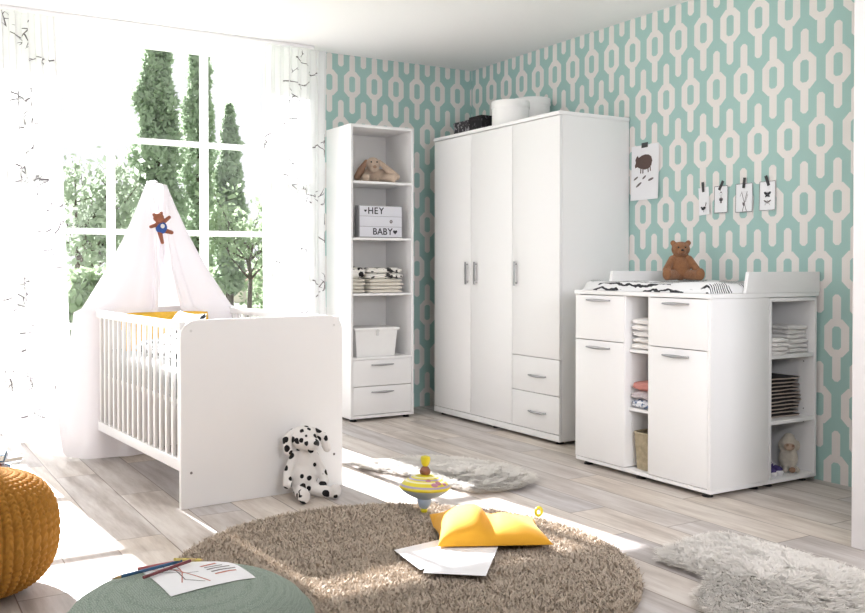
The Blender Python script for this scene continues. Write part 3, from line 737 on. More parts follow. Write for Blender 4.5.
# floppy dog on the top compartment; local frame faces -y
t = thing('plush_dog', 'floppy tan plush dog with long ears slumped in the top compartment', 'soft toy', (3.085, 5.60, 1.6385), R(-24))
def b_(mb):
    mb.ell((0, .02, .055), (.075, .06, .055)); mb.ell((-.02, -.035, .128), (.052, .05, .05)); mb.ell((-.015, -.078, .098), (.034, .034, .030))
    cap(mb, (-.05, -.01, .04), (-.075, -.09, .030), .03, .030); cap(mb, (.05, -.01, .04), (.115, -.085, .028), .03, .030)
    cap(mb, (-.06, 0, .08), (-.125, -.02, .03), .022, .026); cap(mb, (.05, 0, .08), (.12, -.02, .035), .022, .026)
blob('body', b_, .0055, 'tan', t)
for sx_ in (-1, 1):
    def e_(mb, sx_=sx_):
        b0 = (-.02+sx_*.045, -.035, .150); b1 = ((-.105 if sx_ < 0 else .085), -.055, .085); b2 = ((-.130 if sx_ < 0 else .145), -.06, .040)
        cap(mb, b0, b1, .014, .026); cap(mb, b1, b2, .026, .024)
    blob('ear', e_, .0055, 'tan' if sx_ > 0 else 'tandark', t)
mesh_obj('nose', MB().ell((-.012, -.112, .103), (.013, .009, .011), seg=14, rings=8), 'tandark', t)
eye(t, (-.034, -.082, .140)); eye(t, (.006, -.084, .140))
# teddy bear on the changing mat, faces towards camera left
t = thing('teddy_bear', 'brown teddy bear sitting on the changing mat against the wallpaper', 'soft toy', (3.865, 3.545, .978), R(-38))
def b_(mb):
    mb.ell((0, .01, .070), (.055, .046, .070)); mb.ell((0, 0, .172), (.050, .043, .042)); mb.ell((0, -.036, .160), (.021, .020, .018))
    for s_ in (-1, 1):
        mb.ell((s_*.040, .004, .206), (.016, .010, .016)); cap(mb, (s_*.044, 0, .118), (s_*.082, -.03, .058), .021, .020)
        cap(mb, (s_*.034, -.015, .032), (s_*.080, -.080, .028), .029, .025); mb.ell((s_*.086, -.094, .036), (.025, .016, .034))
blob('body', b_, .0045, 'bear', t, 4)
mesh_obj('nose', MB().ell((0, -.056, .166), (.008, .005, .006), seg=12, rings=8), 'blackp', t)
eye(t, (-.018, -.041, .182), .0046); eye(t, (.018, -.041, .182), .0046)
# dalmatian leaning on the crib foot panel
t = thing('plush_dalmatian', 'black-spotted white plush dalmatian sitting against the crib end panel', 'soft toy', (1.728, 3.795, 0), R(-6))
def b_(mb):
    mb.ell((0, .035, .085), (.066, .058, .082)); mb.ell((.004, .038, .16), (.050, .046, .070)); mb.ell((-.006, .015, .272), (.064, .058, .056)); mb.ell((.016, -.044, .252), (.034, .038, .030))
    for s_ in (-1, 1):
        cap(mb, (s_*.044, .03, .195), (s_*(.082 if s_ < 0 else .082), .012, .118), .021, .021); cap(mb, (s_*.082, .012, .118), (s_*(.092 if s_ < 0 else .085), -.015, .072), .021, .022)
    cap(mb, (-.030, .0, .036), (-.045, -.110, .026), .032, .025); mb.ell((-.046, -.118, .038), (.028, .020, .036))
    cap(mb, (.035, .0, .036), (.108, -.075, .026), .032, .025); mb.ell((.114, -.084, .036), (.028, .022, .034))
blob('body', b_, .0055, 'dalmatian', t, 4)
for s_ in (-1, 1):
    def e_(mb, s_=s_):
        cap(mb, (-.006+s_*.050, .018, .304), (s_*.086, .008, .270), .014, .022)
        cap(mb, (s_*.086, .008, .270), (s_*(.104 if s_ > 0 else .082), .004, .218), .022, .020)
    blob('ear', e_, .005, 'dalmatian', t, 3)
mesh_obj('nose', MB().ell((.022, -.082, .262), (.013, .008, .010), seg=14, rings=8), 'blackp', t)
eye(t, (-.012, -.042, .290), .006); eye(t, (.030, -.038, .290), .006)
# fluffy lamb on the bottom of the end unit
t = thing('plush_lamb', 'fluffy white plush lamb on the bottom of the end shelf unit', 'soft toy', (3.962, 2.935, .0405), R(-40))
def b_(mb):
    mb.ell((0, .01, .062), (.046, .042, .060)); mb.ell((-.004, -.010, .140), (.040, .038, .040)); mb.ell((0, .0, .170), (.026, .026, .018))
    for s_ in (-1, 1): mb.ell((s_*.040, -.004, .128), (.012, .012, .026)); cap(mb, (s_*.02, -.02, .02), (s_*.028, -.055, .016), .016, .013)
blob('body', b_, .005, 'white_plush', t, 3)
mesh_obj('face', MB().ell((-.006, -.036, .128), (.026, .017, .022)), 'face', t); eye(t, (-.018, -.052, .136), .006, 'tandark'); eye(t, (.007, -.052, .134), .006, 'tandark')
mesh_obj('paw', MB().ell((.0, -.066, .018), (.016, .010, .014)), 'tandark', t)
# pair of baby sneakers
def shoe(label, loc, rz):
    t = thing('baby_sneaker', label, 'shoe', loc, rz, 'purple baby sneakers')
    def u_(mb): cap(mb, (0, -.040, .024), (0, .03, .030), .020, .023); cap(mb, (0, .03, .03), (0, .036, .052), .022, .020)
    blob('upper', u_, .004, 'sneaker', t, 4)
    s_ = MB(); pl = [(.024*math.cos(a)*(1 if math.sin(a) < 0 else .9), .058*math.sin(a)) for a in [2*PI*i/24 for i in range(24)]]
    s_.prism(pl, 'z', 0, .012); mesh_obj('sole', s_, 'rubber', t); mesh_obj('toe_cap', MB().ell((0, -.046, .017), (.021, .017, .014)), 'rubber', t)
    ls = MB()
    for i in range(3): ls.tube([(-.012, -.018+i*.015, .046+i*.004), (0, -.018+i*.015, .051+i*.004), (.012, -.018+i*.015, .046+i*.004)], .0022, 6)
    mesh_obj('laces', ls, 'rubber', t); return t
shoe('left purple baby sneaker with white toe on the bottom of the end unit', (3.765, 2.925, .0405), R(12)); shoe('right purple baby sneaker with white toe beside the plush lamb', (3.840, 2.935, .0405), R(-8))

# basket in the middle bay
t = thing('wicker_basket', 'pale upright wicker basket standing in the lowest middle bay of the changing table', 'basket', (3.44, 3.307, .0405))
bk = MB(); nn_ = 52
def sq(a, r): 
    c, s_ = math.cos(a), math.sin(a); q = (abs(c)**5+abs(s_)**5)**(-.2); return c*q*r[0], s_*q*r[1]
vs = []; fs = []
for j in range(25):
    z = .184*j/24; k_ = .88+.12*j/24
    for i in range(nn_*4):
        a = 2*PI*i/(nn_*4); x, y = sq(a, (.11*k_, .062*k_)); bmp = 1+.018*math.cos(nn_*a)*(1 if (j//2) % 2 else .6); vs.append((x*bmp, y*bmp, z))
fs = [[j*nn_*4+i, j*nn_*4+(i+1) % (nn_*4), (j+1)*nn_*4+(i+1) % (nn_*4), (j+1)*nn_*4+i] for j in range(24) for i in range(nn_*4)]; fs.append(list(range(nn_*4))[::-1])
mesh_obj('basket_weave', MB().add(vs, fs), 'wicker', t, angle=180)
mesh_obj('rim', MB().tube([(*sq(2*PI*i/40, (.11, .062)), .184) for i in range(41)], .005, 8), 'wicker', t)

# changing mat
t = thing('changing_mat', 'white padded changing mat with black stripe print on the changing table top', 'changing mat', (3.62, 3.30, .9305))
vs, fs = [], []
nx_, ny_ = 40, 60
X0, X1, Y0, Y1 = 3.315, 4.045, 2.872, 3.730
def mz(u, v):
    e = min(u, 1-u, v, 1-v); side = max(math.exp(-((u-.10)/.10)**2), math.exp(-((u-.90)/.10)**2))
    return (.034+.012*side+.004*math.sin(v*13+u*5))*min(1, (max(e, 0)/.03))**.5
for s_ in (1, 0):
    for j in range(ny_+1):
        for i in range(nx_+1):
            u, v = i/nx_, j/ny_; vs.append((X0+(X1-X0)*u+.005*math.sin(v*14), Y0+(Y1-Y0)*v+.006*math.sin(u*9), .9312+(.004+mz(u, v) if s_ else 0)))
N1 = (nx_+1)*(ny_+1)
for j in range(ny_):
    for i in range(nx_):
        q = [j*(nx_+1)+i, j*(nx_+1)+i+1, (j+1)*(nx_+1)+i+1, (j+1)*(nx_+1)+i]; fs += [q, [N1+k_ for k_ in q[::-1]]]
for i in range(nx_): fs += [[i, i+1, N1+i+1, N1+i], [ny_*(nx_+1)+i+1, ny_*(nx_+1)+i, N1+ny_*(nx_+1)+i, N1+ny_*(nx_+1)+i+1]]
for j in range(ny_): fs += [[(j+1)*(nx_+1), j*(nx_+1), N1+j*(nx_+1), N1+(j+1)*(nx_+1)], [j*(nx_+1)+nx_, (j+1)*(nx_+1)+nx_, N1+(j+1)*(nx_+1)+nx_, N1+j*(nx_+1)+nx_]]
mesh_obj('padding', MB().add(vs, fs), 'matprint', t, world=True, angle=60)

# on the wardrobe
def hatbox(label, loc, r, h_):
    t = thing('round_box', label, 'box', loc, 0, 'round white boxes on the wardrobe')
    mesh_obj('box_body', MB().lathe([(r*.97, 0), (r*.97, h_-.03)], 48), 'box', t)
    mesh_obj('lid', MB().lathe([(r, h_-.045), (r*1.005, h_-.043), (r*1.005, h_-.004), (r*.99, h_), (r*.5, h_+.003)], 48), 'box', t)
hatbox('nearer round white lidded box in front on top of the wardrobe', HB1, HB1R, HB1H)
hatbox('taller round white lidded box nearest the wallpaper on top of the wardrobe', HB2, HB2R, HB2H)
for nm, lb, b, mm in (('patterned_box', 'grey floral low box at the far left on top of the wardrobe', BX1, 'greyprint'), ('patterned_box', 'black floral box beside the round white boxes on the wardrobe', BX2, 'darkprint')):
    t = thing(nm, lb, 'box', ((b[0]+b[1])/2, (b[2]+b[3])/2, 1.9705), 0, 'floral boxes on the wardrobe')
    mesh_obj('box_body', MB().box(b[0]+.003, b[1]-.003, b[2]+.003, b[3]-.003, 1.9708, 1.97+b[4]-.022, .003), mm, t, world=True)
    mesh_obj('lid', MB().box(b[0], b[1], b[2], b[3], 1.97+b[4]-.025, 1.97+b[4], .003), mm, t, world=True)

# ------------------------------------------------------------------ pictures taped to the wallpaper
def sheet(name, label, cat, c, w, h_, rot, curl, group=None):
    t = thing(name, label, cat, (XR-.004, c[0], c[1]), 0, group); t.rotation_euler = (rot, 0, 0)
    vs, fs = [], []; n = 8
    for j in range(n+1):
        for i in range(n+1):
            a, b = i/n-.5, j/n; dx = -.001-curl*(1-b)**2*(.4+.6*abs(a*2)); vs.append((dx, -a*w, (b-1)*h_))
    for j in range(n):
        for i in range(n): q = [j*(n+1)+i, j*(n+1)+i+1, (j+1)*(n+1)+i+1, (j+1)*(n+1)+i]; fs.append(q)
    o = len(vs); vs += [(v[0]+.0006, v[1], v[2]) for v in vs[:o]]; fs += [[k_+o for k_ in f[::-1]] for f in fs[:n*n]]
    ring = [i for i in range(n+1)]+[j*(n+1)+n for j in range(1, n+1)]+[n*(n+1)+i for i in range(n-1, -1, -1)]+[j*(n+1) for j in range(n-1, 0, -1)]
    for i in range(len(ring)): a, b = ring[i], ring[(i+1) % len(ring)]; fs.append([a, b, b+o, a+o])
    mesh_obj('paper_sheet', MB().add(vs, fs), 'paper', t); t['curl'] = curl; t['h'] = h_; t['w'] = w; return t
def flat(t, name, polys, m, d=.0016):
    """polys in sheet coordinates: s to the right seen from the room, z down from the top edge"""
    mb = MB(); h_, w, cu = t['h'], t['w'], t['curl']
    for pl in polys:
        vs = []
        for s_, z in pl:
            b = 1+z/h_; a = s_/w; dx = -.001-cu*(1-min(1, b))**2*(.4+.6*abs(a*2))-d; vs.append((dx, -s_, z))
        mb.add(vs, [list(range(len(pl)))])
    return mesh_obj(name, mb, m, t, smooth=False)
def ov(cx, cz, a, b, rot=0, n=14): return [(cx+a*math.cos(q)*math.cos(rot)-b*math.sin(q)*math.sin(rot), cz+a*math.cos(q)*math.sin(rot)+b*math.sin(q)*math.cos(rot)) for q in [2*PI*i/n for i in range(n)]]
def ln(x0, z0, x1, z1, w=.0012):
    dx, dz = x1-x0, z1-z0; l_ = math.hypot(dx, dz); nx, nz = -dz/l_*w, dx/l_*w; return [(x0+nx, z0+nz), (x1+nx, z1+nz), (x1-nx, z1-nz), (x0-nx, z0-nz)]
t = sheet('animal_print', 'large white sheet with a brown boar silhouette taped beside the wardrobe', 'picture', (4.015, 1.790), .222, .332, R(-.5), .012)
boar = [(-.078, -.085), (-.070, -.070), (-.060, -.060), (-.050, -.074), (-.03, -.064), (.0, -.058), (.03, -.062), (.052, -.075), (.060, -.100), (.052, -.128), (.03, -.146), (.0, -.150), (-.025, -.144), (-.045, -.138), (-.060, -.130), (-.080, -.135), (-.082, -.118), (-.074, -.104)]
flat(t, 'boar_drawing', [boar, ln(-.032, -.14, -.034, -.170, .004), ln(-.015, -.14, -.016, -.172, .004), ln(.025, -.14, .028, -.168, .004), ln(.042, -.13, .046, -.162, .004)], 'brownink')
flat(t, 'leaf_drawing', [ov(-.072, -.198, .020, .006, .5), ov(-.005, -.196, .018, .006, .6), ov(.050, -.212, .024, .007, .25), ov(-.048, -.238, .026, .007, .55)], 'inkgrey')
flat(t, 'tape_strip', [[(-.026, .012), (.026, .014), (.025, -.016), (-.027, -.018)]], 'tape', .003)
grp = 'small animal cards taped in a row'
def cardtape(t, rot):
    c, s_ = math.cos(rot), math.sin(rot); flat(t, 'tape_strip', [[(a*c-b*s_, a*s_+b*c) for a, b in ((-.009, .030), (.009, .030), (.009, -.026), (-.009, -.026))]], 'tape', .003)
t = sheet('animal_card', 'leftmost small card, tilted, with a bird sketch and upright tape', 'card', (3.571, 1.499), .072, .155, R(-5), .008, grp)
flat(t, 'bird_drawing', [ov(-.004, -.118, .016, .009, .3), ov(-.018, -.112, .006, .005), ln(.006, -.11, .014, -.085, .0012), ln(.008, -.108, .018, -.09, .001), ln(-.004, -.127, -.006, -.138, .001)], 'ink'); cardtape(t, 0)
t = sheet('animal_card', 'small black-framed card with a strawberry-like sketch, second from the left', 'card', (3.447, 1.499), .090, .150, 0, .003, grp)
flat(t, 'beetle_drawing', [ov(0, -.075, .013, .011), ov(0, -.090, .007, .006), ln(-.002, -.062, -.010, -.040, .0008), ln(.002, -.062, .008, -.040, .0008), ov(.0, -.036, .006, .004)], 'inkgrey')
flat(t, 'beetle_shell', [ov(0, -.079, .009, .006)], 'ink', .0024); flat(t, 'border_line', [ln(-.044, -.002, -.044, -.148), ln(.044, -.002, .044, -.148), ln(-.044, -.148, .044, -.148), ln(-.044, -.002, .044, -.002)], 'ink'); cardtape(t, -.5)
t = sheet('animal_card', 'small black-framed card with crossed stalks sketch, third from the left', 'card', (3.295, 1.501), .108, .155, 0, .003, grp)
flat(t, 'stalk_drawing', [ln(-.016, -.045, .016, -.150, .0016), ln(.020, -.045, -.010, -.150, .0016), ln(.024, -.06, .010, -.10, .001), ln(-.018, -.050, -.026, -.07, .001), ov(-.004, -.112, .005, .012, .3)], 'inkgrey'); flat(t, 'border_line', [ln(-.053, -.002, -.053, -.153), ln(.053, -.002, .053, -.153), ln(-.053, -.153, .053, -.153), ln(-.053, -.002, .053, -.002)], 'ink'); cardtape(t, -.12)
t = sheet('animal_card', 'small framed card with two butterfly sketches at the right of the row', 'card', (3.149, 1.501), .098, .154, 0, .003, grp)
flat(t, 'butterfly_drawing', [ov(-.011, -.064, .012, .007, -.6), ov(.011, -.064, .012, .007, .6), ov(-.008, -.078, .008, .005, .6), ov(.008, -.078, .008, .005, -.6), ln(0, -.058, 0, -.084, .0014)], 'ink')
flat(t, 'moth_drawing', [ov(-.011, -.106, .013, .004, -.5), ov(.011, -.106, .013, .004, .5), ln(-.016, -.125, 0, -.108, .001), ln(.016, -.125, 0, -.108, .001), ln(0, -.10, 0, -.118, .0014)], 'inkgrey'); flat(t, 'border_line', [ln(-.048, -.002, -.048, -.152), ln(.048, -.002, .048, -.152), ln(-.048, -.152, .048, -.152), ln(-.048, -.002, .048, -.002)], 'inkgrey'); cardtape(t, .35)
# ------------------------------------------------------------------ rugs
def strands(pos, nrm_lean, h_, wd, seed, segs=2, curl=.5, z0=.012):
    """numpy strands: pos (n,2); lean (n,2) horizontal offset of the tip; ribbon quads"""
    rg = np.random.default_rng(seed); n = len(pos); ang = np.arctan2(nrm_lean[:, 1], nrm_lean[:, 0])+np.pi/2+rg.normal(0, .35, n); sd_ = np.stack([np.cos(ang), np.sin(ang)], 1)
    L = []; 
    for k_ in range(segs+1):
        t_ = k_/segs; w_ = wd*(1-.55*t_**2)
        c = np.concatenate([pos+nrm_lean*(t_**1.5)[None] if False else pos+nrm_lean*(t_**1.5)+sd_[:, ::-1]*np.array([1, -1])*(curl*.004*np.sin(t_*3.1*2)), (z0+h_*(t_**(.5 if segs == 3 else .8)))[:, None] if np.ndim(h_) else np.full((n, 1), z0+h_*t_)], 1)
        o = np.concatenate([sd_*(w_/2)[:, None] if np.ndim(w_) else sd_*w_/2, np.zeros((n, 1))], 1)
        L += [c-o, c+o]
    V = np.stack(L, 1).reshape(-1, 3); m = 2*(segs+1); base = (np.arange(n)*m)[:, None]
    F = np.concatenate([base+np.array([2*k_, 2*k_+1, 2*k_+3, 2*k_+2])[None] for k_ in range(segs)], 0)
    return V, F
rg = np.random.default_rng(5)
RC, RR = (1.614, 2.720), .800
t = thing('round_rug', 'round taupe shag rug in the middle of the boarded floor', 'rug', (RC[0], RC[1], 0))
mesh_obj('rug_backing', MB().lathe([(RR-.01, .001), (RR, .004), (RR, .010), (RR-.01, .013)], 96, (RC[0], RC[1], 0)), 'rugback', t, world=True)
n = 100000; r_ = RR*np.sqrt(rg.uniform(0, 1, n)); a_ = rg.uniform(0, 2*np.pi, n); pos = np.stack([RC[0]+r_*np.cos(a_), RC[1]+r_*np.sin(a_)], 1)
la = rg.uniform(0, 2*np.pi, n); ll = rg.uniform(.006, .017, n); lean = np.stack([np.cos(la)*ll, np.sin(la)*ll], 1)
lean += (np.sin(pos*61)*.003)
V, F = strands(pos, lean, rg.uniform(.006, .019, n), .0050, 6, 2, 1.0)
raw_obj('rug_pile', V, F, 'pile', t, loc=None); t.children[-1].location = (-RC[0], -RC[1], 0)
def fur_rug(label, outline, seed, n, comb):
    """sheepskin: outline = closed polygon in world metres"""
    poly = np.array(outline); c = poly.mean(0); rg = np.random.default_rng(seed)
    # smooth the outline (Catmull-Rom)
    pts = []; m = len(poly)
    for i in range(m):
        p0, p1, p2, p3 = poly[(i-1) % m], poly[i], poly[(i+1) % m], poly[(i+2) % m]
        for k_ in range(8):
            q = k_/8; pts.append(.5*((2*p1)+(-p0+p2)*q+(2*p0-5*p1+4*p2-p3)*q*q+(-p0+3*p1-3*p2+p3)*q**3))
    pts = np.array(pts); t = thing('sheepskin_rug', label, 'rug', (c[0], c[1], 0), 0, 'ivory sheepskins')
    mesh_obj('hide', MB().prism([tuple(c+(p-c)*.965) for p in pts], 'z', .001, .008), 'cream', t, world=True)
    lo, hi = pts.min(0), pts.max(0); P_ = []
    x1_, y1_ = pts[:, 0], pts[:, 1]; x2_, y2_ = np.roll(x1_, -1), np.roll(y1_, -1)
    while sum(len(p) for p in P_) < n:
        q = rg.uniform(lo, hi, (20000, 2)); ins = np.zeros(len(q), int)
        for k_ in range(len(pts)):
            cnd = ((y1_[k_] > q[:, 1]) != (y2_[k_] > q[:, 1])); xx = (x2_[k_]-x1_[k_])*(q[:, 1]-y1_[k_])/(y2_[k_]-y1_[k_]+1e-12)+x1_[k_]; ins += (cnd & (q[:, 0] < xx))
        P_.append(q[ins % 2 == 1])
    pos = np.concatenate(P_)[:n]
    # locks: strands lean together within clumps, outwards from the middle
    cl = np.floor((pos+.012*np.sin(pos[:, ::-1]*70))/.028); hsh = np.sin(cl[:, 0]*12.9898+cl[:, 1]*78.233+seed)*43758.5453; hsh -= np.floor(hsh)
    ang = np.arctan2(pos[:, 1]-c[1], pos[:, 0]-c[0])+(hsh-.5)*2.4+rg.normal(0, .35, n); ll = rg.uniform(.018, .045, n)*(.7+.6*hsh)
    lean = np.stack([np.cos(ang)*ll, np.sin(ang)*ll], 1)+np.array(comb)
    V, F = strands(pos, lean, rg.uniform(.006, .022, n)*(.85+.3*hsh), .0030, seed+1, 3, 1.0, .009)
    o = raw_obj('fleece', V, F, 'fur', t); o.location = (-c[0], -c[1], 0); return t
fur_rug('ivory sheepskin lying behind the spinning top near the tall shelf', [(2.22, 4.22), (2.38, 4.23), (2.66, 4.19), (2.80, 3.98), (2.87, 3.76), (2.81, 3.52), (2.64, 3.42), (2.45, 3.46), (2.41, 3.58), (2.38, 3.80), (2.29, 4.02)], 31, 42000, (-.006, -.006))
fur_rug('ivory sheepskin at the right corner in front of the changing table', [(2.46, 2.35), (2.59, 2.40), (2.80, 2.43), (2.89, 2.34), (2.90, 2.16), (2.90, 1.95), (2.86, 1.70), (2.60, 1.50), (2.35, 1.55), (2.20, 1.75), (2.20, 1.90), (2.26, 2.00), (2.44, 2.12)], 47, 60000, (-.006, -.008))

# ------------------------------------------------------------------ poufs
PC = (.300, 3.198)
t = thing('knitted_pouf', 'round mustard knitted pouf at the left edge of the photo', 'pouf', (PC[0], PC[1], 0))
NC, NR = 46, 30; mu, mv = NC*8, NR*8
uu, vv = np.meshgrid(np.arange(mu)/mu, np.arange(mv+1)/mv)
th = uu*2*np.pi; ph = (vv*.985+.0075)*np.pi; e = .74
sr = np.abs(np.sin(ph))**e; sz = np.sign(np.cos(ph))*np.abs(np.cos(ph))**.82
cu = (uu*NC) % 1*2-1; st = vv*NR
hgt = np.sqrt(np.clip(1-cu**2, 0, 1))*(.45+.55*np.abs(np.sin(np.pi*(st-.55*np.abs(cu)))))
amp = .016*np.clip(sr*1.3, 0.15, 1)
rr = .236*sr+amp*hgt*sr; zz = .198+.192*sz+amp*hgt*sz*.8
V = np.stack([rr*np.cos(th), rr*np.sin(th), np.maximum(zz, .002)], -1).reshape(-1, 3)
i_, j_ = np.meshgrid(np.arange(mu), np.arange(mv)); F = np.stack([j_*mu+i_, (j_+1)*mu+i_, (j_+1)*mu+(i_+1) % mu, j_*mu+(i_+1) % mu], -1).reshape(-1, 4)
raw_obj('knitted_cover', V, F, 'knit', t, smooth=True)
mesh_obj('top_button', MB().lathe([(.022, .384), (.022, .392), (.012, .397)], 20), 'knit', t)
GC = (.657, 2.112)
t = thing('floor_cushion', 'round sage green embossed floor cushion in the near foreground', 'pouf', (GC[0], GC[1], 0))
prof = [(.20, .001), (.262, .006), (.287, .04), (.298, .10), (.301, .16), (.298, .205), (.292, .222), (.285, .236), (.270, .255), (.24, .274), (.19, .288), (.12, .297), (.05, .300), (.01, .3005)]
mesh_obj('cushion_body', MB().lathe(prof, 96), 'sage', t, angle=180)
mesh_obj('piping', MB().tube([(.294*math.cos(a), .294*math.sin(a), .222) for a in [2*PI*i/96 for i in range(97)]], .0045, 8), 'sage', t)
# drawing paper and pencils on the cushion
def gz(x, y):
    r = math.hypot(x-GC[0], y-GC[1]); 
    for (r0, z0), (r1, z1) in zip(prof[::-1], prof[::-1][1:]):
        if r0 <= r <= r1: return z0+(z1-z0)*(r-r0)/(r1-r0)
    return .30 if r < .02 else .24
def paper(name, label, corners, zf, lift=.0025, draw=None, group=None, n=12, cat='paper', curl=0):
    A, B, C_, D = [Vector((p[0], p[1], 0)) for p in corners]; c = (A+B+C_+D)/4; z0 = zf(c.x, c.y)
    def q(u, v):
        p = A.lerp(B, u).lerp(D.lerp(C_, u), v); return Vector((p.x, p.y, max(zf(p.x, p.y), 0)+lift+curl*(abs(2*u-1)**3)*(v)))
    mb = MB(); vs = [q(i/n, j/n) for j in range(n+1) for i in range(n+1)]; m_ = len(vs)
    fs = [[j*(n+1)+i, j*(n+1)+i+1, (j+1)*(n+1)+i+1, (j+1)*(n+1)+i] for j in range(n) for i in range(n)]
    ring = [i for i in range(n+1)]+[j*(n+1)+n for j in range(1, n+1)]+[n*(n+1)+i for i in range(n-1, -1, -1)]+[j*(n+1) for j in range(n-1, 0, -1)]
    mb.add(vs+[v-Vector((0, 0, .0006)) for v in vs], fs+[[k_+m_ for k_ in f[::-1]] for f in fs]+[[ring[i], ring[(i+1) % len(ring)], ring[(i+1) % len(ring)]+m_, ring[i]+m_] for i in range(len(ring))])
    for (pts, w_, mi) in (draw or []):
        P_ = []
        for k_ in range(len(pts)-1):
            for s_ in range(6):
                f_ = s_/6; P_.append((pts[k_][0]+(pts[k_+1][0]-pts[k_][0])*f_, pts[k_][1]+(pts[k_+1][1]-pts[k_][1])*f_))
        P_.append(pts[-1]); vs2 = []
        for k_, (a, b) in enumerate(P_):
            a2, b2 = P_[min(k_+1, len(P_)-1)]; a1, b1 = P_[max(k_-1, 0)]; l_ = math.hypot(a2-a1, b2-b1)+1e-9; nx, ny = -(b2-b1)/l_*w_, (a2-a1)/l_*w_
            for s_ in (-1, 1): p = q(a+nx*s_, b+ny*s_); p.z += .0006; vs2.append(p)
        mb.add(vs2, [[2*k_, 2*k_+1, 2*k_+3, 2*k_+2] for k_ in range(len(P_)-1)], mi)
    o = mesh_obj(name, mb, ['paper', 'inkgrey', 'redink'], angle=60, loc=(c.x, c.y, z0), merge=False); return tag(o, label, cat, group)
dr = [([(.10, .28), (.30, .45), (.42, .72), (.50, .90)], .008, 2), ([(.22, .20), (.30, .50), (.28, .75), (.45, .88)], .006, 1), ([(.38, .25), (.34, .55), (.22, .80)], .006, 2), ([(.15, .45), (.38, .60), (.50, .62)], .005, 1)]
dr += [([(.58, .50), (.80, .44)], .018, 2), ([(.60, .56), (.84, .52)], .010, 1), ([(.60, .62), (.90, .58)], .012, 1), ([(.62, .69), (.93, .66)], .013, 1), ([(.63, .76), (.90, .74)], .014, 2)]
paper('drawing_paper', 'white paper with red and grey crayon scribbles on the green floor cushion', [(.585, 2.355), (.812, 2.383), (.818, 2.090), (.596, 2.050)], gz, draw=dr)
paper('drawing_paper', 'second white paper mostly hidden under the scribbled sheet on the green cushion', [(.575, 2.375), (.66, 2.372), (.66, 2.23), (.60, 2.215)], gz, lift=.0012)
def pencil(label, a, b, m, dz=.0):
    a, b = Vector(a), Vector(b); d = b-a; L = d.length; t = thing('pencil', label, 'pencil', tuple(a), 0, 'pencils on the green floor cushion'); t.rotation_euler = d.to_track_quat('X', 'Z').to_euler()
    r = .0042
    mesh_obj('barrel', MB().lathe([(r, 0), (r, L*.86)], 6, axis='x'), m, t, angle=20); mesh_obj('sharpened_tip', MB().lathe([(r, L*.86), (.0014, L*.97)], 12, axis='x'), 'wood', t)
    mesh_obj('lead', MB().lathe([(.0015, L*.965), (.0003, L)], 8, axis='x'), m if m != 'pencil_yellow' else 'ink', t); return t
def pz(x, y, k_=0): return (x, y, gz(x, y)+.0085+k_)
pencil('blue pencil pointing left across the corner of the drawing paper', pz(.690, 2.277, .004), pz(.505, 2.250, .004), 'pencil_blue')
pencil('dark red pencil lying nearest the viewer on the drawing paper', pz(.570, 2.192, .001), pz(.728, 2.268, .008), 'pencil_red')
pencil('rose red pencil lying farthest from the viewer on the paper', pz(.585, 2.302, .000), pz(.712, 2.325, .000), 'pencil_rose')
pencil('pale yellow pencil at the right end of the pencil bundle', pz(.668, 2.265, .013), pz(.768, 2.338, .001), 'pencil_yellow')
# papers on the round rug
rz = lambda x, y: .040
paper('blank_paper', 'white paper at the left of the pair on the round rug', [(1.626, 2.813), (1.850, 2.838), (1.800, 2.640), (1.590, 2.577)], rz, lift=.001, curl=.004)
paper('blank_paper', 'white paper partly under the mustard pillow at the right of the pair on the rug', [(1.785, 2.770), (1.975, 2.660), (1.746, 2.420), (1.583, 2.547)], rz, lift=.004)

# ------------------------------------------------------------------ mustard pillow on the rug
def pillow():
    A, B = Vector((1.765, 2.739, 0)), Vector((2.138, 2.552, 0)); ex = (B-A).normalized(); ey = Vector((-ex.y, ex.x, 0)); w = (B-A).length; d = .30
    n = 44; vs, fs = [], []
    for s_ in (1, -1):
        o = len(vs)
        for j in range(n+1):
            for i in range(n+1):
                u, v = i/n, j/n; a, b = 2*u-1, 2*v-1; e = max(0, (1-a*a)*(1-b*b))
                dip = 1-.30*math.exp(-((u-.44-.10*v)/.07)**2)
                q_ = min(1, max(0, (u-.36-.10*v)/.16)); puff = (.105+(.062-.105)*q_*q_*(3-2*q_))*dip
                x = w*u+.02*math.sin(PI*v)*(1 if u < .5 else -1)*(abs(a)**2); y = d*v-.010*math.sin(PI*u)*math.sin(PI*(1-v))
                top = .055+puff*e**.40+.004*math.sin(17*u+4*v)*e**.5
                z = top if s_ > 0 else .051-.004*e
                if u < .12 and v > .85: z += .03*(1-u/.12)*(v-.85)/.15
                p = A+ex*x+ey*y; vs.append((p.x, p.y, z))
        for j in range(n):
            for i in range(n):
                q = [o+j*(n+1)+i, o+j*(n+1)+i+1, o+(j+1)*(n+1)+i+1, o+(j+1)*(n+1)+i]; fs.append(q if s_ > 0 else q[::-1])
    m_ = (n+1)**2; ring = [i for i in range(n+1)]+[j*(n+1)+n for j in range(1, n+1)]+[n*(n+1)+i for i in range(n-1, -1, -1)]+[j*(n+1) for j in range(n-1, 0, -1)]
    fs += [[ring[i], ring[(i+1) % len(ring)], ring[(i+1) % len(ring)]+m_, ring[i]+m_] for i in range(len(ring))]
    return MB().add(vs, fs)
o = mesh_obj('floor_pillow', pillow(), 'mustard', angle=75, loc=(2.00, 2.76, .05)); tag(o, 'mustard cotton pillow lying in a sunlit patch on the round rug', 'pillow')
o = mesh_obj('wooden_ring', MB().tube([(2.375+.016*math.cos(a), 2.925, .052+.016*math.sin(a)) for a in [2*PI*i/24 for i in range(25)]], .006, 10), 'toyyellow', loc=(2.375, 2.925, .03)); tag(o, 'tiny yellow ring toy standing on the rug edge behind the mustard pillow', 'toy')

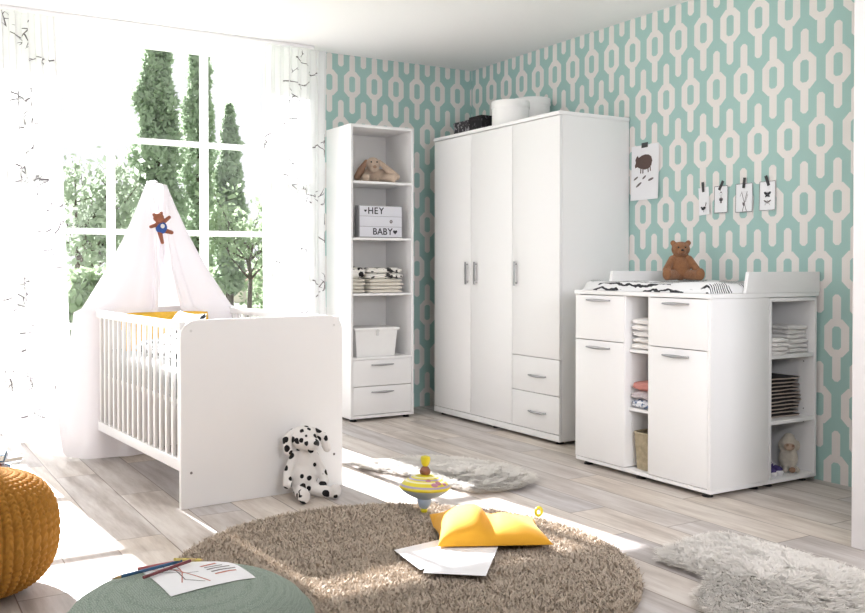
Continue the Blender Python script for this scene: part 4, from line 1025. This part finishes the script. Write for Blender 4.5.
# ------------------------------------------------------------------ spinning top
t = thing('spinning_top', 'striped yellow and blue tin spinning top standing at the rug edge', 'spinning top', (2.003, 3.215, .030)); t.rotation_euler = (R(-2), R(3), 0)
mesh_obj('tip', MB().lathe([(.0, 0), (.012, .002), (.016, .012), (.008, .020)], 20), 'toyyellow', t)
mesh_obj('lower_cone', MB().lathe([(.010, .016), (.020, .024), (.028, .040), (.031, .052), (.029, .058)], 28, cap=False), 'toyblue', t)
mesh_obj('lower_shell', MB().lathe([(.028, .058), (.050, .066), (.074, .078), (.092, .090), (.103, .100)], 40), 'toyblue', t)
pr = [(.103, .100), (.106, .106), (.104, .113), (.098, .120), (.091, .127), (.084, .132), (.076, .137), (.068, .141), (.059, .145), (.050, .149), (.041, .152), (.031, .155), (.020, .157)]
mesh_obj('upper_shell', MB().lathe(pr, 40, mis=[0, 0, 2, 0, 0, 1, 0, 2, 0, 1, 0, 0]), ['toyyellow', 'toycream', 'toylilac'], t, merge=False)
fg = MB(); 
for (an, r0, z0, a_, b_) in ((-95, .088, .128, .016, .012), (-80, .082, .133, .014, .013), (-110, .066, .142, .012, .009), (-60, .09, .127, .012, .010)):
    a = R(an); fg.ell((r0*math.cos(a), r0*math.sin(a), z0), (a_, b_, .0035), rot=eul(R(32), 0, a+PI/2), seg=14, rings=6)
mesh_obj('painted_figure', fg, 'toypink', t)
mesh_obj('stem', MB().lathe([(.006, .150), (.006, .205)], 12), 'steel', t)
mesh_obj('stem_collar', MB().lathe([(.010, .154), (.022, .162), (.024, .173), (.016, .186), (.009, .192)], 20), 'toybrown', t)
mesh_obj('knob', MB().lathe([(.010, .192), (.017, .202), (.021, .220), (.019, .232), (.008, .236)], 20), 'toyyellow', t)

# ------------------------------------------------------------------ small toy on the canopy
t = thing('hanging_teddy', 'tiny brown teddy in blue overalls hanging on the front of the netting', 'soft toy', (1.375, TOYY, 1.215), R(10)); t.rotation_euler = (0, R(-14), R(10))
def b_(mb):
    mb.ell((0, 0, .105), (.030, .024, .024)); mb.ell((-.022, 0, .126), (.010, .007, .010)); mb.ell((.022, 0, .126), (.010, .007, .010))
    cap(mb, (-.02, 0, .07), (-.058, -.006, .068), .012, .010); cap(mb, (.02, 0, .075), (.058, -.006, .094), .012, .010)
    cap(mb, (-.012, 0, .03), (-.016, -.010, -.028), .014, .010); cap(mb, (.018, 0, .03), (.050, -.01, .012), .014, .011); mb.ell((0, 0, .06), (.026, .02, .034))
blob('body', b_, .004, 'brownplush', t, 2)
mesh_obj('overalls', MB().ell((.002, -.001, .050), (.032, .025, .034)), 'blueplush', t)
mesh_obj('white_patch', MB().ell((0, -.025, .058), (.012, .003, .012)), 'cap', t); 
mesh_obj('hanging_cord', MB().tube([(0, .002, .126), (.004, .01, .20), (.03, .19, .30)], .0012, 6), 'cap', t)

# ------------------------------------------------------------------ books at the left edge
def book(label, cx, cy, z, w, d, h_, rz_, m):
    t = thing('book', label, 'book', (cx, cy, z), rz_, 'books stacked by the left curtain')
    cv = MB().box(-w/2, w/2, -d/2, d/2, 0, .003).box(-w/2, w/2, -d/2, d/2, h_-.003, h_).box(-w/2, -w/2+.003, -d/2, d/2, .003, h_-.003)
    mesh_obj('cover', cv, m, t, smooth=False); mesh_obj('pages', MB().box(-w/2+.004, w/2-.005, -d/2+.005, d/2-.005, .003, h_-.003), 'pages', t, smooth=False)
book('blue book at the bottom of the stack beside the left curtain', .50, 4.98, .001, .23, .30, .034, R(-12), 'bookblue')
book('pale book, second from the bottom of the stack by the curtain', .48, 4.99, .0355, .22, .29, .022, R(6), 'bookwhite')
book('rust coloured book in the middle of the stack by the curtain', .47, 4.99, .058, .21, .27, .016, R(-4), 'bookred')
book('pale wide book second from the top of the stack by the curtain', .52, 4.99, .0745, .26, .22, .020, R(20), 'bookwhite')
book('dark blue book on top of the stack beside the left curtain', .49, 4.98, .095, .22, .28, .034, R(-10), 'bookblue')

# ------------------------------------------------------------------ outside
struct('ground_outside', MB().box(-40, 60, 6.6, 90, -.6, -.35), 'lawn')
def leaves(n, fn, size, seed):
    rg = np.random.default_rng(seed); C_ = fn(rg, n); n = len(C_)
    a = rg.normal(size=(n, 3)); a /= np.linalg.norm(a, axis=1)[:, None]; b = rg.normal(size=(n, 3)); b = np.cross(a, b); b /= np.linalg.norm(b, axis=1)[:, None]
    s_ = (size*rg.uniform(.6, 1.3, n))[:, None]; V = np.stack([C_-a*s_, C_-b*s_*.55, C_+a*s_, C_+b*s_*.55], 1).reshape(-1, 3); F = np.arange(4*n).reshape(-1, 4); return V, F
def poplar(x, y, h_, r, seed, n, label, size=.13):
    t = thing('poplar_tree', label, 'tree', (x, y, -.35), 0, 'poplars beyond the window')
    def fn(rg, n):
        z = rg.uniform(.02, 1, n)**.9; prof_ = np.sin(np.pi*np.clip(z, 0, 1)**.62)**.55*(1-.15*z); tuft = .88+.14*np.sin(z*34+seed); rr = r*prof_*tuft*np.sqrt(rg.uniform(.15, 1, n)); a = rg.uniform(0, 2*np.pi, n)
        rr *= (1+.22*np.sin(3*a+z*21+seed)); return np.stack([rr*np.cos(a), rr*np.sin(a), .4+z*(h_-.4)], 1)
    V, F = leaves(n, fn, size, seed); raw_obj('foliage', V, F, 'poplar', t)
    mesh_obj('trunk', MB().tube([(0, 0, 0), (0, 0, h_*.5), (.03, 0, h_*.9)], [.14, .09, .03], 8), 'bark', t)
def bushy(name, x, y, h_, r, seed, n, m, label, cat='tree', size=.12, sparse=.4, base=.25):
    t = thing(name, label, cat, (x, y, -.35)); rnd = random.Random(seed); tips = []; mb = MB()
    if base > .1:
        mb.tube([(0, 0, 0), (.05, 0, h_*.3), (0, .05, h_*.55)], [h_*.022, h_*.016, h_*.010], 7)
        for i in range(11):
            a = rnd.uniform(0, 2*PI); z0 = h_*rnd.uniform(.22, .55); L = r*rnd.uniform(.6, 1.0); e_ = Vector((math.cos(a)*L, math.sin(a)*L, z0+h_*rnd.uniform(.15, .42))); md_ = Vector((math.cos(a)*L*.5, math.sin(a)*L*.5, z0+(e_.z-z0)*.35))
            mb.tube([(0, 0, z0), md_, e_], [h_*.010, h_*.006, h_*.002], 6); tips += [md_, e_, (md_+e_)/2]
            for _ in range(3):
                q = md_.lerp(e_, rnd.random()); e2 = q+Vector((rnd.uniform(-1, 1), rnd.uniform(-1, 1), rnd.uniform(0, 1)))*r*.35; mb.tube([q, e2], [h_*.004, h_*.0015], 5); tips.append(e2)
        mesh_obj('trunk', mb, 'bark', t)
    tp = np.array([tuple(q) for q in tips]) if tips else None
    def fn(rg, n):
        if tp is not None: c = tp[rg.integers(0, len(tp), n)]; return c+rg.normal(size=(n, 3))*r*.17
        a = rg.uniform(0, 2*np.pi, n); u = rg.uniform(0, 1, n)**.5; z = rg.uniform(0, 1, n); rr = r*u*np.sqrt(1-.8*z*z)*(1+.2*np.sin(5*a+seed)); return np.stack([rr*np.cos(a), rr*np.sin(a), z*h_], 1)
    V, F = leaves(n, fn, size, seed); raw_obj('foliage', V, F, m, t)
poplar(7.75, 28, 9.3, .95, 3, 8500, 'widest tall poplar seen left of the centre mullion')
poplar(10.2, 31.5, 10.0, .85, 4, 6000, 'slim tall poplar seen across the centre mullion')
poplar(9.9, 27.5, 6.5, .6, 5, 4500, 'shortest poplar seen right of the centre mullion')
bushy('broadleaf_tree', 3.25, 17, 3.7, 1.05, 8, 2000, 'treeleaf', 'sparse branching tree seen at the lower left of the window', size=.085)
bushy('broadleaf_tree', 4.15, 20, 3.9, .9, 9, 800, 'treeleaf', 'thin pale tree seen just left of the canopy peak', size=.08)
bushy('broadleaf_tree', 9.2, 24, 3.6, 1.2, 12, 1300, 'hedge', 'pale bushy tree seen at the lower right window pane', size=.10)
for i, (x, y, r, h_, lb) in enumerate(((3.0, 14, .8, 1.35, 'low green shrub at the far left foot of the window view'), (6.4, 22, 1.3, 1.6, 'low green shrub outside behind the canopy netting'), (6.6, 26.5, 1.2, 1.4, 'low green shrub outside at the foot of the poplars'), (12.4, 29, 1.4, 1.9, 'low green shrub outside beside the shed'))):
    bushy('garden_shrub', x, y, h_, r, 20+i, 3000, 'hedge', lb, 'shrub', .10, base=0)
t = thing('garden_shed', 'low pale garden shed with a brownish roof seen beyond the right pane', 'shed', (14.6, 34, -.35))
mesh_obj('shed_wall', MB().box(12.4, 16.4, 33, 35.6, -.35, .55, .01), 'shedwall', t, world=True)
mesh_obj('shed_roof', MB().prism([(32.8, .55), (34.3, .95), (35.8, .55)], 'x', 12.2, 16.6), 'shedroof', t, world=True)
